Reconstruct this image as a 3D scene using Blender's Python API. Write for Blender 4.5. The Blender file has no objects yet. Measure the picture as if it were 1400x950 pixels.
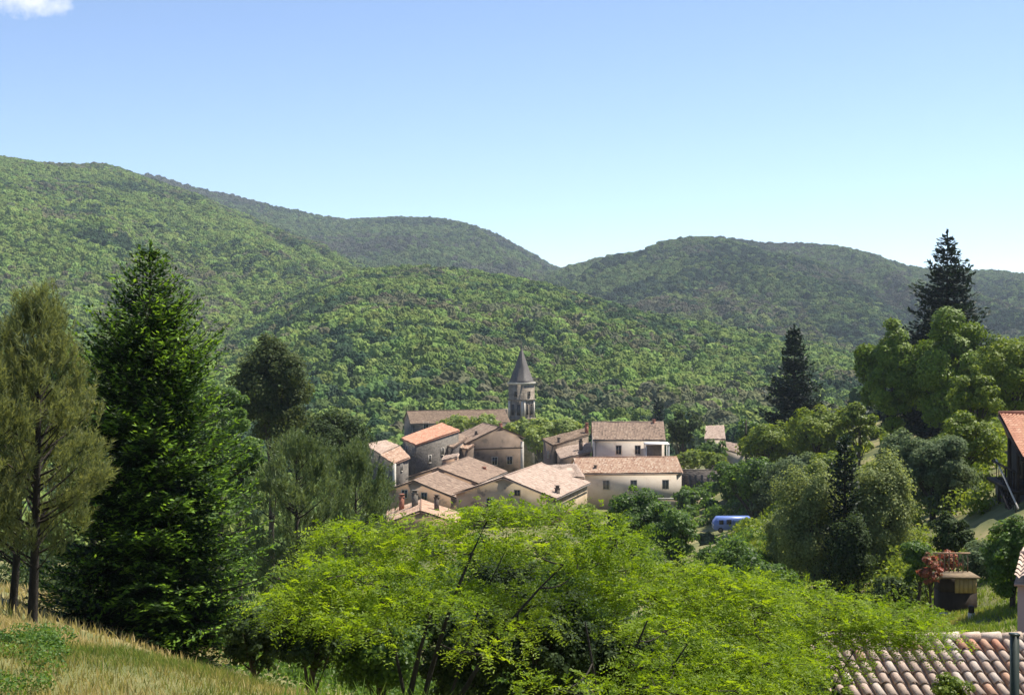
import bpy, math, random
import numpy as np
from mathutils import Vector

R = math.radians
scene = bpy.context.scene
col = scene.collection
# ------------------------------------------------------------------ camera
FPX, U0, V0, CZ = 1923.0, 700.0, 430.0, 50.0      # photo focal length (px), centre column, horizon row, eye level
cam_d = bpy.data.cameras.new('camera'); cam = bpy.data.objects.new('camera', cam_d); col.objects.link(cam)
cam.location = (0, 0, CZ); cam.rotation_euler = (R(90), 0, 0)
cam_d.sensor_width = 36; cam_d.lens = FPX / 1400 * 36
cam_d.shift_y = -(475 - V0) / 1400
cam_d.clip_start = 0.1; cam_d.clip_end = 20000
scene.camera = cam
# ------------------------------------------------------------------ sky, sun, exposure
SUN_AZ, SUN_EL = 59, 60
world = bpy.data.worlds.new('World'); scene.world = world; world.use_nodes = True
wn = world.node_tree; wn.nodes.clear()
sky = wn.nodes.new('ShaderNodeTexSky'); sky.sky_type = 'NISHITA'; sky.sun_disc = False
sky.sun_elevation = R(SUN_EL); sky.sun_rotation = R(SUN_AZ); sky.altitude = 2500
sky.air_density = 0.7; sky.dust_density = 0.0; sky.ozone_density = 1.0
# one small cumulus high to the left, part of the sky
tc = wn.nodes.new('ShaderNodeTexCoord')
vm = wn.nodes.new('ShaderNodeVectorMath'); vm.operation = 'SUBTRACT'
cdir = Vector(((42 - U0) / FPX, 1, (V0 - 3) / FPX)).normalized(); vm.inputs[1].default_value = cdir
mp = wn.nodes.new('ShaderNodeVectorMath'); mp.operation = 'MULTIPLY'; mp.inputs[1].default_value = (38, 38, 92)
ln = wn.nodes.new('ShaderNodeVectorMath'); ln.operation = 'LENGTH'
nz = wn.nodes.new('ShaderNodeTexNoise'); nz.inputs['Scale'].default_value = 55; nz.inputs['Detail'].default_value = 7; nz.inputs['Roughness'].default_value = .62
ad = wn.nodes.new('ShaderNodeMath'); ad.operation = 'MULTIPLY_ADD'; ad.inputs[1].default_value = 2.2
mr = wn.nodes.new('ShaderNodeMapRange'); mr.inputs['From Min'].default_value = 2.15; mr.inputs['From Max'].default_value = 1.3
mr.inputs['To Min'].default_value = 0; mr.inputs['To Max'].default_value = .8
mx = wn.nodes.new('ShaderNodeMix'); mx.data_type = 'RGBA'; mx.inputs['B'].default_value = (5.6, 5.6, 5.7, 1)
bg = wn.nodes.new('ShaderNodeBackground'); bg.inputs['Strength'].default_value = 0.115
wo = wn.nodes.new('ShaderNodeOutputWorld')
L = wn.links.new
L(tc.outputs['Generated'], vm.inputs[0]); L(vm.outputs[0], mp.inputs[0]); L(mp.outputs[0], ln.inputs[0])
L(tc.outputs['Generated'], nz.inputs['Vector']); L(nz.outputs['Fac'], ad.inputs[0]); L(ln.outputs['Value'], ad.inputs[2])
L(ad.outputs[0], mr.inputs['Value']); L(mr.outputs[0], mx.inputs['Factor']); L(sky.outputs[0], mx.inputs['A'])
L(mx.outputs['Result'], bg.inputs['Color']); L(bg.outputs[0], wo.inputs[0])
sun_d = bpy.data.lights.new('sun', 'SUN'); sun = bpy.data.objects.new('sun', sun_d); col.objects.link(sun)
sd = Vector((math.sin(R(SUN_AZ)) * math.cos(R(SUN_EL)), math.cos(R(SUN_AZ)) * math.cos(R(SUN_EL)), math.sin(R(SUN_EL))))
sun.rotation_euler = sd.to_track_quat('Z', 'Y').to_euler(); sun.location = (0, 0, 400)
sun_d.energy = 4.8; sun_d.angle = R(0.53); sun_d.color = (1, .94, .83)
vs = scene.view_settings; vs.view_transform = 'Standard'; vs.look = 'None'; vs.gamma = 1; vs.exposure = 0.93
scene.render.film_transparent = False
scene.render.engine = 'CYCLES'
cy = scene.cycles; cy.max_bounces = 8; cy.diffuse_bounces = 3; cy.glossy_bounces = 2; cy.transmission_bounces = 5
cy.volume_bounces = 0; cy.transparent_max_bounces = 4; cy.caustics_reflective = False; cy.caustics_refractive = False
cy.use_denoising = True

# ------------------------------------------------------------------ helpers
def P(u, v, d): return np.array([(u - U0) / FPX * d, d, CZ - (v - V0) / FPX * d])
def ux(u, d): return (u - U0) / FPX * d

def mesh(name, V, Fc, mat=None, parent=None, var=None, smooth=False, fvar=None):
    """V (n,3); Fc list of (m,k) int arrays; var per-vertex float; fvar per-face float"""
    V = np.asarray(V, np.float32).reshape(-1, 3)
    if isinstance(Fc, np.ndarray): Fc = [Fc]
    Fc = [np.asarray(f, np.int32) for f in Fc if len(f)]
    me = bpy.data.meshes.new(name)
    me.vertices.add(len(V)); me.vertices.foreach_set('co', V.ravel())
    nl = sum(f.size for f in Fc); npol = sum(len(f) for f in Fc)
    me.loops.add(nl); me.loops.foreach_set('vertex_index', np.concatenate([f.ravel() for f in Fc]))
    tot = np.concatenate([np.full(len(f), f.shape[1], np.int32) for f in Fc])
    st = np.concatenate([[0], np.cumsum(tot)[:-1]]).astype(np.int32)
    me.polygons.add(npol); me.polygons.foreach_set('loop_start', st); me.polygons.foreach_set('loop_total', tot)
    if smooth: me.polygons.foreach_set('use_smooth', np.ones(npol, bool))
    me.update(calc_edges=True)
    if var is not None:
        a = me.attributes.new('var', 'FLOAT', 'POINT'); a.data.foreach_set('value', np.asarray(var, np.float32).ravel())
    if fvar is not None:
        a = me.attributes.new('var', 'FLOAT', 'FACE'); a.data.foreach_set('value', np.asarray(fvar, np.float32).ravel())
    if mat: me.materials.append(mat)
    o = bpy.data.objects.new(name, me); col.objects.link(o)
    if parent: o.parent = parent
    return o

def thing(name, label, cat, loc, group=None):
    o = bpy.data.objects.new(name, None); col.objects.link(o)
    o.location = [float(c) for c in loc]; o['label'] = label; o['category'] = cat
    o.empty_display_size = .3
    if group: o['group'] = group
    return o

def tag(o, label, cat, group=None):
    o['label'] = label; o['category'] = cat
    if group: o['group'] = group
    return o

class MB:
    """collects boxes / tubes / polygons into one mesh, in world coordinates"""
    def __init__(s): s.v = []; s.f = {}; s.n = 0
    def add(s, V, F):
        V = np.asarray(V, float).reshape(-1, 3)
        for f in F: s.f.setdefault(len(f), []).append([i + s.n for i in f])
        s.v.append(V); s.n += len(V); return s
    def box(s, c, sz, rz=0, ax=None):
        c = np.asarray(c, float); h = np.asarray(sz, float) / 2
        if ax is None:
            ca, sa = math.cos(rz), math.sin(rz); ax = np.array([[ca, sa, 0], [-sa, ca, 0], [0, 0, 1]])
        V = [c + ax[0] * h[0] * i + ax[1] * h[1] * j + ax[2] * h[2] * k for k in (-1, 1) for j in (-1, 1) for i in (-1, 1)]
        return s.add(V, [(0, 2, 3, 1), (4, 5, 7, 6), (0, 1, 5, 4), (2, 6, 7, 3), (0, 4, 6, 2), (1, 3, 7, 5)])
    def tube(s, pts, rad, n=6, cap=True):
        V, F = tube(pts, rad, n); s.add(V, F.tolist())
        if cap:
            m = len(pts); b = s.n - m * n
            s.f.setdefault(n, []).append([b + i for i in range(n)][::-1]); s.f[n].append([b + (m - 1) * n + i for i in range(n)])
        return s
    def build(s, name, mat, parent=None, smooth=False, fvar=None):
        V = np.concatenate(s.v); Fs = [np.array(q) for q in s.f.values()]
        if parent is not None: V = V - np.array(gloc(parent))
        o = mesh(name, V, Fs, mat, None, smooth=smooth)
        if parent is not None: o.parent = parent
        return o

def gloc(o):
    l = np.array(o.location[:])
    while o.parent is not None:
        o = o.parent; l = l + np.array(o.location[:])
    return l

def tube(pts, rad, n=6):
    pts = np.asarray(pts, float); m = len(pts); rad = np.broadcast_to(np.asarray(rad, float), (m,))
    t = np.gradient(pts, axis=0); t /= np.linalg.norm(t, axis=1, keepdims=True) + 1e-9
    ref = np.where(np.abs(t[:, 2:3]) > .9, [[1., 0, 0]], [[0, 0, 1.]])
    a = np.cross(t, ref); a /= np.linalg.norm(a, axis=1, keepdims=True) + 1e-9; b = np.cross(t, a)
    an = np.arange(n) / n * 2 * math.pi
    V = pts[:, None] + rad[:, None, None] * (np.cos(an)[None, :, None] * a[:, None] + np.sin(an)[None, :, None] * b[:, None])
    i = np.arange(m - 1)[:, None] * n; j = np.arange(n)[None]; k = (j + 1) % n
    Fq = np.stack([i + j, i + k, i + n + k, i + n + j], -1).reshape(-1, 4)
    return V.reshape(-1, 3), Fq

def vnoise(x, y, s, seed=0):
    """smooth value noise in [0,1]"""
    x = np.asarray(x) / s; y = np.asarray(y) / s
    xi = np.floor(x).astype(np.int64); yi = np.floor(y).astype(np.int64); fx = x - xi; fy = y - yi
    fx = fx * fx * (3 - 2 * fx); fy = fy * fy * (3 - 2 * fy)
    def h(a, b):
        q = (a * 374761393 + b * 668265263 + seed * 1442695041) & 0x7fffffff
        q = (q ^ (q >> 13)) * 1274126177 & 0x7fffffff
        return ((q ^ (q >> 16)) & 0xffff) / 65535.
    return (h(xi, yi) * (1 - fx) + h(xi + 1, yi) * fx) * (1 - fy) + (h(xi, yi + 1) * (1 - fx) + h(xi + 1, yi + 1) * fx) * fy
def fbm(x, y, s, seed=0, o=4):
    t = 0; a = .5; n = 0
    for k in range(o): t = t + a * vnoise(x, y, s / 2 ** k, seed + k * 17); n += a; a *= .5
    return t / n

# ------------------------------------------------------------------ materials
def nt(name):
    m = bpy.data.materials.new(name); m.use_nodes = True; n = m.node_tree; n.nodes.clear()
    o = n.nodes.new('ShaderNodeOutputMaterial'); return m, n, o
def ramp(n, stops):
    r = n.nodes.new('ShaderNodeValToRGB'); e = r.color_ramp.elements
    while len(e) < len(stops): e.new(.5)
    for i, (p, c) in enumerate(stops): e[i].position = p; e[i].color = (*c, 1)
    return r
def noise(n, scale, detail=4, rough=.55, coord='Object'):
    t = n.nodes.new('ShaderNodeTexCoord'); z = n.nodes.new('ShaderNodeTexNoise')
    z.inputs['Scale'].default_value = scale; z.inputs['Detail'].default_value = detail; z.inputs['Roughness'].default_value = rough
    n.links.new(t.outputs[coord], z.inputs['Vector']); return z
def leafmat(name, stops, trans=.42, tcol=1.35, spec=.25, rough=.5, instancer=False, tint=None):
    """leaves: diffuse + light passing through; colour varies leaf by leaf"""
    m, n, o = nt(name); l = n.links.new
    a = n.nodes.new('ShaderNodeAttribute'); a.attribute_name = 'var'
    r = ramp(n, stops); l(a.outputs['Fac'], r.inputs[0])
    p = n.nodes.new('ShaderNodeBsdfPrincipled'); p.inputs['Roughness'].default_value = rough
    p.inputs['Specular IOR Level'].default_value = spec
    l(r.outputs[0], p.inputs['Base Color'])
    t = n.nodes.new('ShaderNodeBsdfTranslucent')
    g = n.nodes.new('ShaderNodeMix'); g.data_type = 'RGBA'; g.blend_type = 'MULTIPLY'; g.inputs['Factor'].default_value = 1
    tc_ = tint or (1.25, 1.15, .55)
    g.inputs['B'].default_value = (tc_[0] * tcol, tc_[1] * tcol, tc_[2] * tcol, 1)
    l(r.outputs[0], g.inputs['A']); l(g.outputs['Result'], t.inputs['Color'])
    x = n.nodes.new('ShaderNodeMixShader'); x.inputs[0].default_value = trans
    l(p.outputs[0], x.inputs[1]); l(t.outputs[0], x.inputs[2]); l(x.outputs[0], o.inputs[0])
    return m
def surf(name, stops, scale=3, rough=.9, bump=.0, bscale=20, detail=5, stretch=None, attr=False, spec=.3):
    m, n, o = nt(name); l = n.links.new
    z = noise(n, scale, detail)
    r = ramp(n, stops)
    if stretch:
        mpn = n.nodes.new('ShaderNodeMapping'); mpn.inputs['Scale'].default_value = stretch
        t = n.nodes.new('ShaderNodeTexCoord'); l(t.outputs['Object'], mpn.inputs[0]); l(mpn.outputs[0], z.inputs['Vector'])
    if attr:
        a = n.nodes.new('ShaderNodeAttribute'); a.attribute_name = 'var'
        mm = n.nodes.new('ShaderNodeMath'); mm.operation = 'MULTIPLY_ADD'; mm.inputs[1].default_value = .75
        l(z.outputs['Fac'], mm.inputs[0])
        m2 = n.nodes.new('ShaderNodeMath'); m2.operation = 'MULTIPLY_ADD'; m2.inputs[1].default_value = .7; m2.inputs[2].default_value = -.22
        l(a.outputs['Fac'], m2.inputs[0]); l(m2.outputs[0], mm.inputs[2]); l(mm.outputs[0], r.inputs[0])
    else:
        l(z.outputs['Fac'], r.inputs[0])
    p = n.nodes.new('ShaderNodeBsdfPrincipled'); p.inputs['Roughness'].default_value = rough; p.inputs['Specular IOR Level'].default_value = spec
    l(r.outputs[0], p.inputs['Base Color']); l(p.outputs[0], o.inputs[0])
    if bump:
        z2 = noise(n, bscale, 5, .65); b = n.nodes.new('ShaderNodeBump'); b.inputs['Strength'].default_value = bump; b.inputs['Distance'].default_value = .05
        l(z2.outputs['Fac'], b.inputs['Height']); l(b.outputs[0], p.inputs['Normal'])
    return m
def stone(name, c1, c2, c3, scale=2.6):
    m, n, o = nt(name); l = n.links.new
    t = n.nodes.new('ShaderNodeTexCoord'); mpn = n.nodes.new('ShaderNodeMapping'); mpn.inputs['Scale'].default_value = (1, 1, 1.6)
    l(t.outputs['Object'], mpn.inputs[0])
    v = n.nodes.new('ShaderNodeTexVoronoi'); v.inputs['Scale'].default_value = scale; l(mpn.outputs[0], v.inputs['Vector'])
    r = ramp(n, [(0, c1), (.5, c2), (1, c3)]); l(v.outputs['Color'], r.inputs[0])
    z = noise(n, .5, 5); mxx = n.nodes.new('ShaderNodeMix'); mxx.data_type = 'RGBA'; mxx.blend_type = 'MULTIPLY'; mxx.inputs['Factor'].default_value = .6
    r2 = ramp(n, [(.3, (.6, .58, .55)), (.7, (1.1, 1.08, 1.05))]); l(z.outputs['Fac'], r2.inputs[0])
    l(r.outputs[0], mxx.inputs['A']); l(r2.outputs[0], mxx.inputs['B'])
    p = n.nodes.new('ShaderNodeBsdfPrincipled'); p.inputs['Roughness'].default_value = .95; l(mxx.outputs['Result'], p.inputs['Base Color'])
    b = n.nodes.new('ShaderNodeBump'); b.inputs['Strength'].default_value = .6; b.inputs['Distance'].default_value = .06; b.invert = True
    l(v.outputs['Distance'], b.inputs['Height']); l(b.outputs[0], p.inputs['Normal']); l(p.outputs[0], o.inputs[0])
    return m

M = {}
M['ground'] = surf('ground', [(.30, (.06, .075, .022)), (.48, (.12, .125, .04)), (.64, (.22, .19, .08)), (.85, (.34, .26, .14))], scale=.35, bump=.5, bscale=4, detail=8)
M['hill'] = surf('hill_soil', [(.3, (.03, .042, .016)), (.6, (.055, .065, .026)), (.8, (.10, .085, .05))], scale=.02, detail=8)
M['bark'] = surf('bark', [(.3, (.035, .026, .019)), (.7, (.10, .08, .06))], scale=6, bump=.6, bscale=18, stretch=(3, 3, .6))
M['barkdark'] = surf('bark_dark', [(.3, (.018, .014, .011)), (.7, (.05, .04, .032))], scale=6, bump=.6, bscale=18, stretch=(3, 3, .6))
M['barkgrey'] = surf('bark_grey', [(.3, (.07, .06, .05)), (.7, (.17, .15, .125))], scale=6, bump=.6, bscale=18, stretch=(3, 3, .6))
def L3(a, b, c): return [(0, a), (.5, b), (1, c)]
M['fir'] = leafmat('fir_needles', [(0, (.013, .030, .008)), (.4, (.027, .058, .011)), (.65, (.085, .17, .022)), (1, (.20, .34, .04))], .38, 1.3, .2, .55)
M['fir_dark'] = leafmat('dark_conifer_needles', L3((.010, .022, .012), (.018, .036, .017), (.036, .062, .026)), .2, 1.1, .2, .55)
M['pine'] = leafmat('pine_needles', L3((.10, .13, .055), (.175, .205, .09), (.29, .30, .135)), .42, 1.15, .15, .5)
M['pine_green'] = leafmat('green_pine_needles', L3((.07, .11, .045), (.14, .195, .08), (.25, .305, .14)), .3, 1.1, .3, .5)
M['olivepine'] = leafmat('olive_pine_needles', L3((.13, .17, .07), (.215, .265, .11), (.34, .38, .17)), .46, 1.2, .1, .6)
M['locust'] = leafmat('locust_leaves', L3((.10, .165, .009), (.17, .255, .012), (.26, .34, .02)), .53, 1.35, .2, .5, tint=(1.22, 1.15, .5))
M['lime'] = leafmat('linden_leaves', L3((.075, .13, .013), (.13, .20, .018), (.22, .295, .03)), .3, 1.2, .2, .5)
M['yellowgreen'] = leafmat('yellow_green_leaves', L3((.085, .135, .018), (.15, .21, .028), (.25, .30, .05)), .42, 1.25, .2, .5)
M['midgreen'] = leafmat('mid_green_leaves', L3((.04, .085, .016), (.08, .15, .026), (.15, .24, .044)), .48, 1.35, .25, .5)
M['darkgreen'] = leafmat('dark_green_leaves', L3((.020, .036, .012), (.04, .066, .02), (.08, .115, .034)), .32, 1.2, .1, .6)
M['oak'] = leafmat('oak_leaves', L3((.03, .05, .018), (.065, .09, .03), (.125, .15, .05)), .38, 1.2, .1, .6)
M['greygreen'] = leafmat('grey_green_leaves', L3((.07, .105, .05), (.12, .165, .08), (.20, .245, .125)), .38, 1.15, .08, .65, tint=(1.1, 1.1, .8))
M['plane'] = leafmat('plane_leaves', L3((.14, .20, .045), (.23, .30, .075), (.34, .40, .13)), .42, 1.25, .2, .5)
M['red'] = leafmat('red_leaves', L3((.10, .13, .03), (.30, .10, .06), (.46, .17, .12)), .35, 1.2, .25, .5, tint=(1.3, .9, .7))
M['grass'] = leafmat('grass_blades', [(0, (.14, .21, .035)), (.35, (.30, .28, .08)), (.65, (.48, .38, .16)), (1, (.60, .48, .26))], .38, 1.05, .1, .6, tint=(1.1, 1.05, .8))
M['lawn'] = leafmat('lawn_blades', [(0, (.14, .24, .03)), (.6, (.27, .33, .05)), (1, (.44, .37, .13))], .35, 1.1, .1, .6, tint=(1.1, 1.05, .7))
M['weed'] = leafmat('weed_leaves', L3((.045, .10, .02), (.08, .16, .03), (.16, .24, .05)), .4, 1.2, .2, .5)

# roof tiles, rendered walls, stone
M['tile_old'] = surf('weathered_clay_tile', [(.1, (.13, .09, .065)), (.4, (.25, .175, .13)), (.7, (.34, .24, .175)), (.95, (.44, .345, .265))], scale=1.2, attr=True, detail=6)
M['tile_pink'] = surf('pale_pink_clay_tile', [(.1, (.28, .20, .155)), (.5, (.45, .335, .265)), (.9, (.58, .46, .375))], scale=1.2, attr=True, detail=6)
M['tile_red'] = surf('orange_clay_tile', [(.1, (.34, .15, .095)), (.45, (.50, .245, .155)), (.9, (.60, .36, .25))], scale=1.2, attr=True, detail=6)
M['tile_mix'] = surf('mixed_clay_tile', [(.05, (.22, .125, .085)), (.4, (.39, .24, .165)), (.65, (.47, .33, .235)), (.95, (.60, .50, .39))], scale=1.2, attr=True, detail=6)
M['tile_brown'] = surf('brown_clay_tile', [(.1, (.13, .088, .06)), (.5, (.22, .152, .105)), (.9, (.31, .225, .16))], scale=1.2, attr=True, detail=6)
M['cream'] = surf('cream_render', [(.30, (.50, .42, .34)), (.40, (.62, .53, .445)), (.6, (.66, .575, .485)), (.75, (.58, .495, .41))], scale=.9, bump=.2, bscale=20, detail=8)
M['pinkrender'] = surf('pink_render', [(.3, (.46, .36, .30)), (.7, (.57, .46, .39))], scale=.8, bump=.15, bscale=30)
M['tan'] = surf('tan_render', [(.36, (.24, .19, .135)), (.39, (.42, .32, .205)), (.55, (.48, .375, .25)), (.75, (.54, .43, .30))], scale=.7, bump=.3, bscale=14, detail=8)
M['brownrender'] = surf('brown_render', [(.38, (.13, .10, .075)), (.42, (.20, .145, .105)), (.6, (.24, .175, .128)), (.75, (.29, .22, .165))], scale=.7, detail=8, bump=.2, bscale=20)
M['terracotta'] = surf('terracotta_render', [(.38, (.25, .17, .115)), (.42, (.40, .255, .16)), (.6, (.45, .30, .20)), (.75, (.50, .36, .25))], scale=.7, detail=8, bump=.2, bscale=20)
M['greystone'] = stone('grey_stone', (.105, .092, .078), (.15, .132, .112), (.21, .185, .155))
M['darkstone'] = stone('dark_stone', (.09, .075, .07), (.13, .11, .10), (.18, .155, .14))
M['towerstone'] = stone('tower_stone', (.18, .145, .11), (.24, .20, .155), (.32, .27, .215), 1.6)
M['slate'] = surf('slate', [(.3, (.075, .066, .06)), (.7, (.15, .13, .115))], scale=3, rough=.6, bump=.3, bscale=8, stretch=(1, 1, 4))
M['trim'] = surf('pale_stone_trim', [(.3, (.48, .43, .36)), (.7, (.60, .55, .47))], scale=2)
M['white'] = surf('white_paint', [(.3, (.72, .71, .68)), (.7, (.80, .79, .76))], scale=2, rough=.6)
M['glass'] = surf('dark_window_glass', [(.3, (.012, .013, .015)), (.7, (.03, .032, .035))], scale=1, rough=.12, spec=.5)
M['shutter'] = surf('grey_shutter_paint', [(.3, (.13, .12, .11)), (.7, (.20, .185, .17))], scale=3, rough=.7)
M['redbrick'] = surf('red_chimney_brick', [(.3, (.26, .10, .065)), (.7, (.38, .17, .11))], scale=6)
M['chim'] = surf('sooty_chimney', [(.3, (.07, .055, .045)), (.7, (.16, .125, .10))], scale=3)
M['metal'] = surf('dark_green_metal', [(.3, (.03, .042, .035)), (.7, (.05, .062, .052))], scale=8, rough=.45)
M['wood'] = surf('weathered_wood', [(.3, (.14, .10, .06)), (.7, (.26, .19, .115))], scale=5, stretch=(1, 1, .2), bump=.2)
M['darkwood'] = surf('dark_stained_wood', [(.3, (.022, .016, .012)), (.7, (.055, .038, .028))], scale=5, stretch=(1, 1, .2), bump=.2)
M['yellowwood'] = surf('golden_wood', [(.3, (.32, .22, .09)), (.7, (.44, .31, .14))], scale=5, bump=.2)
M['blue'] = surf('blue_paint', [(.3, (.11, .18, .48)), (.7, (.14, .22, .55))], scale=2, rough=.35, spec=.5)
M['rubber'] = surf('tyre_rubber', [(.3, (.012, .012, .012)), (.7, (.03, .03, .03))], scale=8)

# ------------------------------------------------------------------ ground height (control points measured from the photograph)
_C = []
def cv(u, d, v): _C.append(((u - U0) / FPX * d, d, -(v - V0) / FPX * d))
def cz(*p): _C.append(p)
for p in [(0,0,-1.7),(-8,0,-1.2),(8,0,-3.0),(0,-20,.8),(-25,-20,1.5),(25,-20,-1.5),(-40,0,-.5),(40,0,-5)]: cz(*p)
for p in [(200,12,962),(20,16,876),(200,16,896),(400,14.5,945),(20,12,942)]: cv(*p)
for p in [(0,14,-4.3),(5,14,-5.6),(9,14,-6.2),(-1.4,20,-6.6),(3,20,-7.2)]: cz(*p)
for p in [(40,25,850),(40,35,829),(60,45,816),(205,34,886)]: cv(*p)
for p in [(-22,35,-6),(8,27,-9.2),(13,30,-9.2)]: cz(*p)
for p in [(1330,45,850),(1340,52,829)]: cv(*p)
for p in [(20,45,-8.5),(0,35,-10.5),(-6,55,-14.5),(-25,60,-13),(0,75,-17),(18,75,-15),(26,75,-10.5),(40,75,-6),(0,110,-21),(-25,110,-22),
          (40,135,-14),(60,135,-8),(18,110,-18.5),(28,180,-27.5),(40,190,-20.5),(60,170,-12),(20,215,-29),(12,190,-28),(0,180,-28),(-15,200,-30),
          (-20,240,-32),(5,300,-35),(-25,290,-34),(40,240,-26),(60,240,-18),(-60,200,-31),(-60,130,-22),(30,320,-34),
          (120,75,8),(150,170,6),(150,250,-8),(-60,60,-8),(-120,130,-12)]: cz(*p)
for x in (-300,-120,0,120,300): cz(x, 420, -36 if x < 200 else -25)
for x in (-2000,-600,0,600,2000):
    for y in (1200, 3500): cz(x, y, -40)
_C = np.array(_C, float); _n = len(_C)
def _ab(x, y): r = y + 35.; return np.stack([x / r * 2.2, np.log(r) * 1.3], -1)
_A = _ab(_C[:, 0], _C[:, 1])
def _K(r2): return .5 * r2 * np.log(r2 + 1e-12)
_M = np.zeros((_n + 3, _n + 3)); _M[:_n, :_n] = _K(((_A[:, None] - _A[None]) ** 2).sum(-1)) + np.eye(_n) * 1e-5
_M[:_n, _n] = 1; _M[:_n, _n + 1:] = _A; _M[_n:, :_n] = _M[:_n, _n:].T
_w = np.linalg.solve(_M, np.r_[_C[:, 2], 0, 0, 0])
def ground(x, y):
    x, y = np.broadcast_arrays(np.asarray(x, float), np.asarray(y, float)); q = _ab(x, y); s = q.shape[:-1]; q = q.reshape(-1, 2)
    o = np.zeros(len(q))
    for i in range(_n): o += _w[i] * _K(((q - _A[i]) ** 2).sum(-1))
    k = np.clip((q[:, 1] / 1.3 - math.log(470.)) / (math.log(620.) - math.log(470.)), 0, 1)
    o = (o + _w[_n] + q @ _w[_n + 1:]); o = o * (1 - k) + np.minimum(o, -39) * k
    return o.reshape(s) + CZ
def gz(x, y): return float(ground(x, y))

def grid_faces(nu, nv):
    i = np.arange(nu - 1)[:, None] * nv; j = np.arange(nv - 1)[None]
    return np.stack([i + j, i + nv + j, i + nv + j + 1, i + j + 1], -1).reshape(-1, 4)
ya = np.concatenate([np.linspace(-22, 60, 110), np.exp(np.linspace(math.log(61), math.log(3900), 140))])
aa = np.sinh(np.linspace(-2.0, 2.0, 150)) / np.sinh(2.0) * 1.5
Yg, Ag = np.meshgrid(ya, aa, indexing='ij'); Xg = Ag * (Yg + 35)
Zg = ground(Xg, Yg) + (fbm(Xg, Yg, 2.2, 5) - .5) * np.clip(Yg / 60, .12, 1.2)
g = mesh('ground', np.stack([Xg, Yg, Zg], -1), grid_faces(len(ya), len(aa)), M['ground'], smooth=True); g['kind'] = 'structure'
# faces of the sheet must look up
if g.data.polygons[0].normal.z < 0: g.data.flip_normals()

# ------------------------------------------------------------------ hills and their woods
def hill(name, crest, yb, zb, label_noise=0, nu=170, nt_=90, amp=.05, umin=-260, umax=1660, drop=8.0, seed=1):
    cu = np.array([c[0] for c in crest], float); cvv = np.array([c[1] for c in crest], float); cd = np.array([c[2] for c in crest], float)
    def fn(u, t):
        d = np.interp(u, cu, cd); v = np.interp(u, cu, cvv)
        # soften the polyline
        for k in (-18, 18): d = d + np.interp(u + k, cu, cd); v = v + np.interp(u + k, cu, cvv)
        d /= 3; v /= 3
        zc = -(v - V0) / FPX * d - drop
        y0 = np.minimum(yb, d - 200); y = y0 + (d - y0) * t
        x = (u - U0) / FPX * y
        tt = np.clip(t, 0, 1)
        prof = .55 * tt + .45 * np.sin(tt * math.pi / 2)
        z = zb + (zc - zb) * prof
        back = np.clip(t - 1, 0, None); z = z - (zc - zb) * back * back * 1.3 - (zc - zb) * back * .25
        env = np.sin(np.clip(tt, 0, 1) * math.pi) ** .8
        hgt = (zc - zb)
        # gullies running down the slope + rolling relief
        gl = fbm(x * 1.0 + y * .35, y * .28, hgt * 1.9, seed, 3) - .5
        rl = fbm(x, y, hgt * .9, seed + 7, 3) - .5
        z = z + env * hgt * (gl * amp * 6 + rl * amp * 2.4)
        return x, y, z + CZ
    us = np.linspace(umin, umax, nu); ts = np.linspace(0, 1.6, nt_)
    U, T = np.meshgrid(us, ts, indexing='ij')
    x, y, z = fn(U, T)
    o = mesh(name, np.stack([x, y, z], -1), grid_faces(nu, nt_), M['hill'], smooth=True); o['kind'] = 'structure'
    if o.data.polygons[len(o.data.polygons) // 2].normal.z < 0: o.data.flip_normals()
    return fn

# crown of a far tree: a lumpy ball made in the node tree, several variants, placed on points
fm, n_, o_ = nt('woodland_leaves'); l_ = n_.links.new
at = n_.nodes.new('ShaderNodeAttribute'); at.attribute_name = 'tint'; at.attribute_type = 'INSTANCER'
zz = noise(n_, 2.6, 3, .7, 'Object'); rr = ramp(n_, [(.34, (.72, .74, .7)), (.68, (1.22, 1.2, 1.15))]); l_(zz.outputs['Fac'], rr.inputs[0])
mm_ = n_.nodes.new('ShaderNodeMix'); mm_.data_type = 'RGBA'; mm_.blend_type = 'MULTIPLY'; mm_.inputs['Factor'].default_value = 1
l_(at.outputs['Color'], mm_.inputs['A']); l_(rr.outputs[0], mm_.inputs['B'])
df = n_.nodes.new('ShaderNodeBsdfDiffuse'); l_(mm_.outputs['Result'], df.inputs['Color'])
tr = n_.nodes.new('ShaderNodeBsdfTranslucent'); l_(mm_.outputs['Result'], tr.inputs['Color'])
ms = n_.nodes.new('ShaderNodeMixShader'); ms.inputs[0].default_value = .12; l_(df.outputs[0], ms.inputs[1]); l_(tr.outputs[0], ms.inputs[2]); l_(ms.outputs[0], o_.inputs[0])

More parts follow.
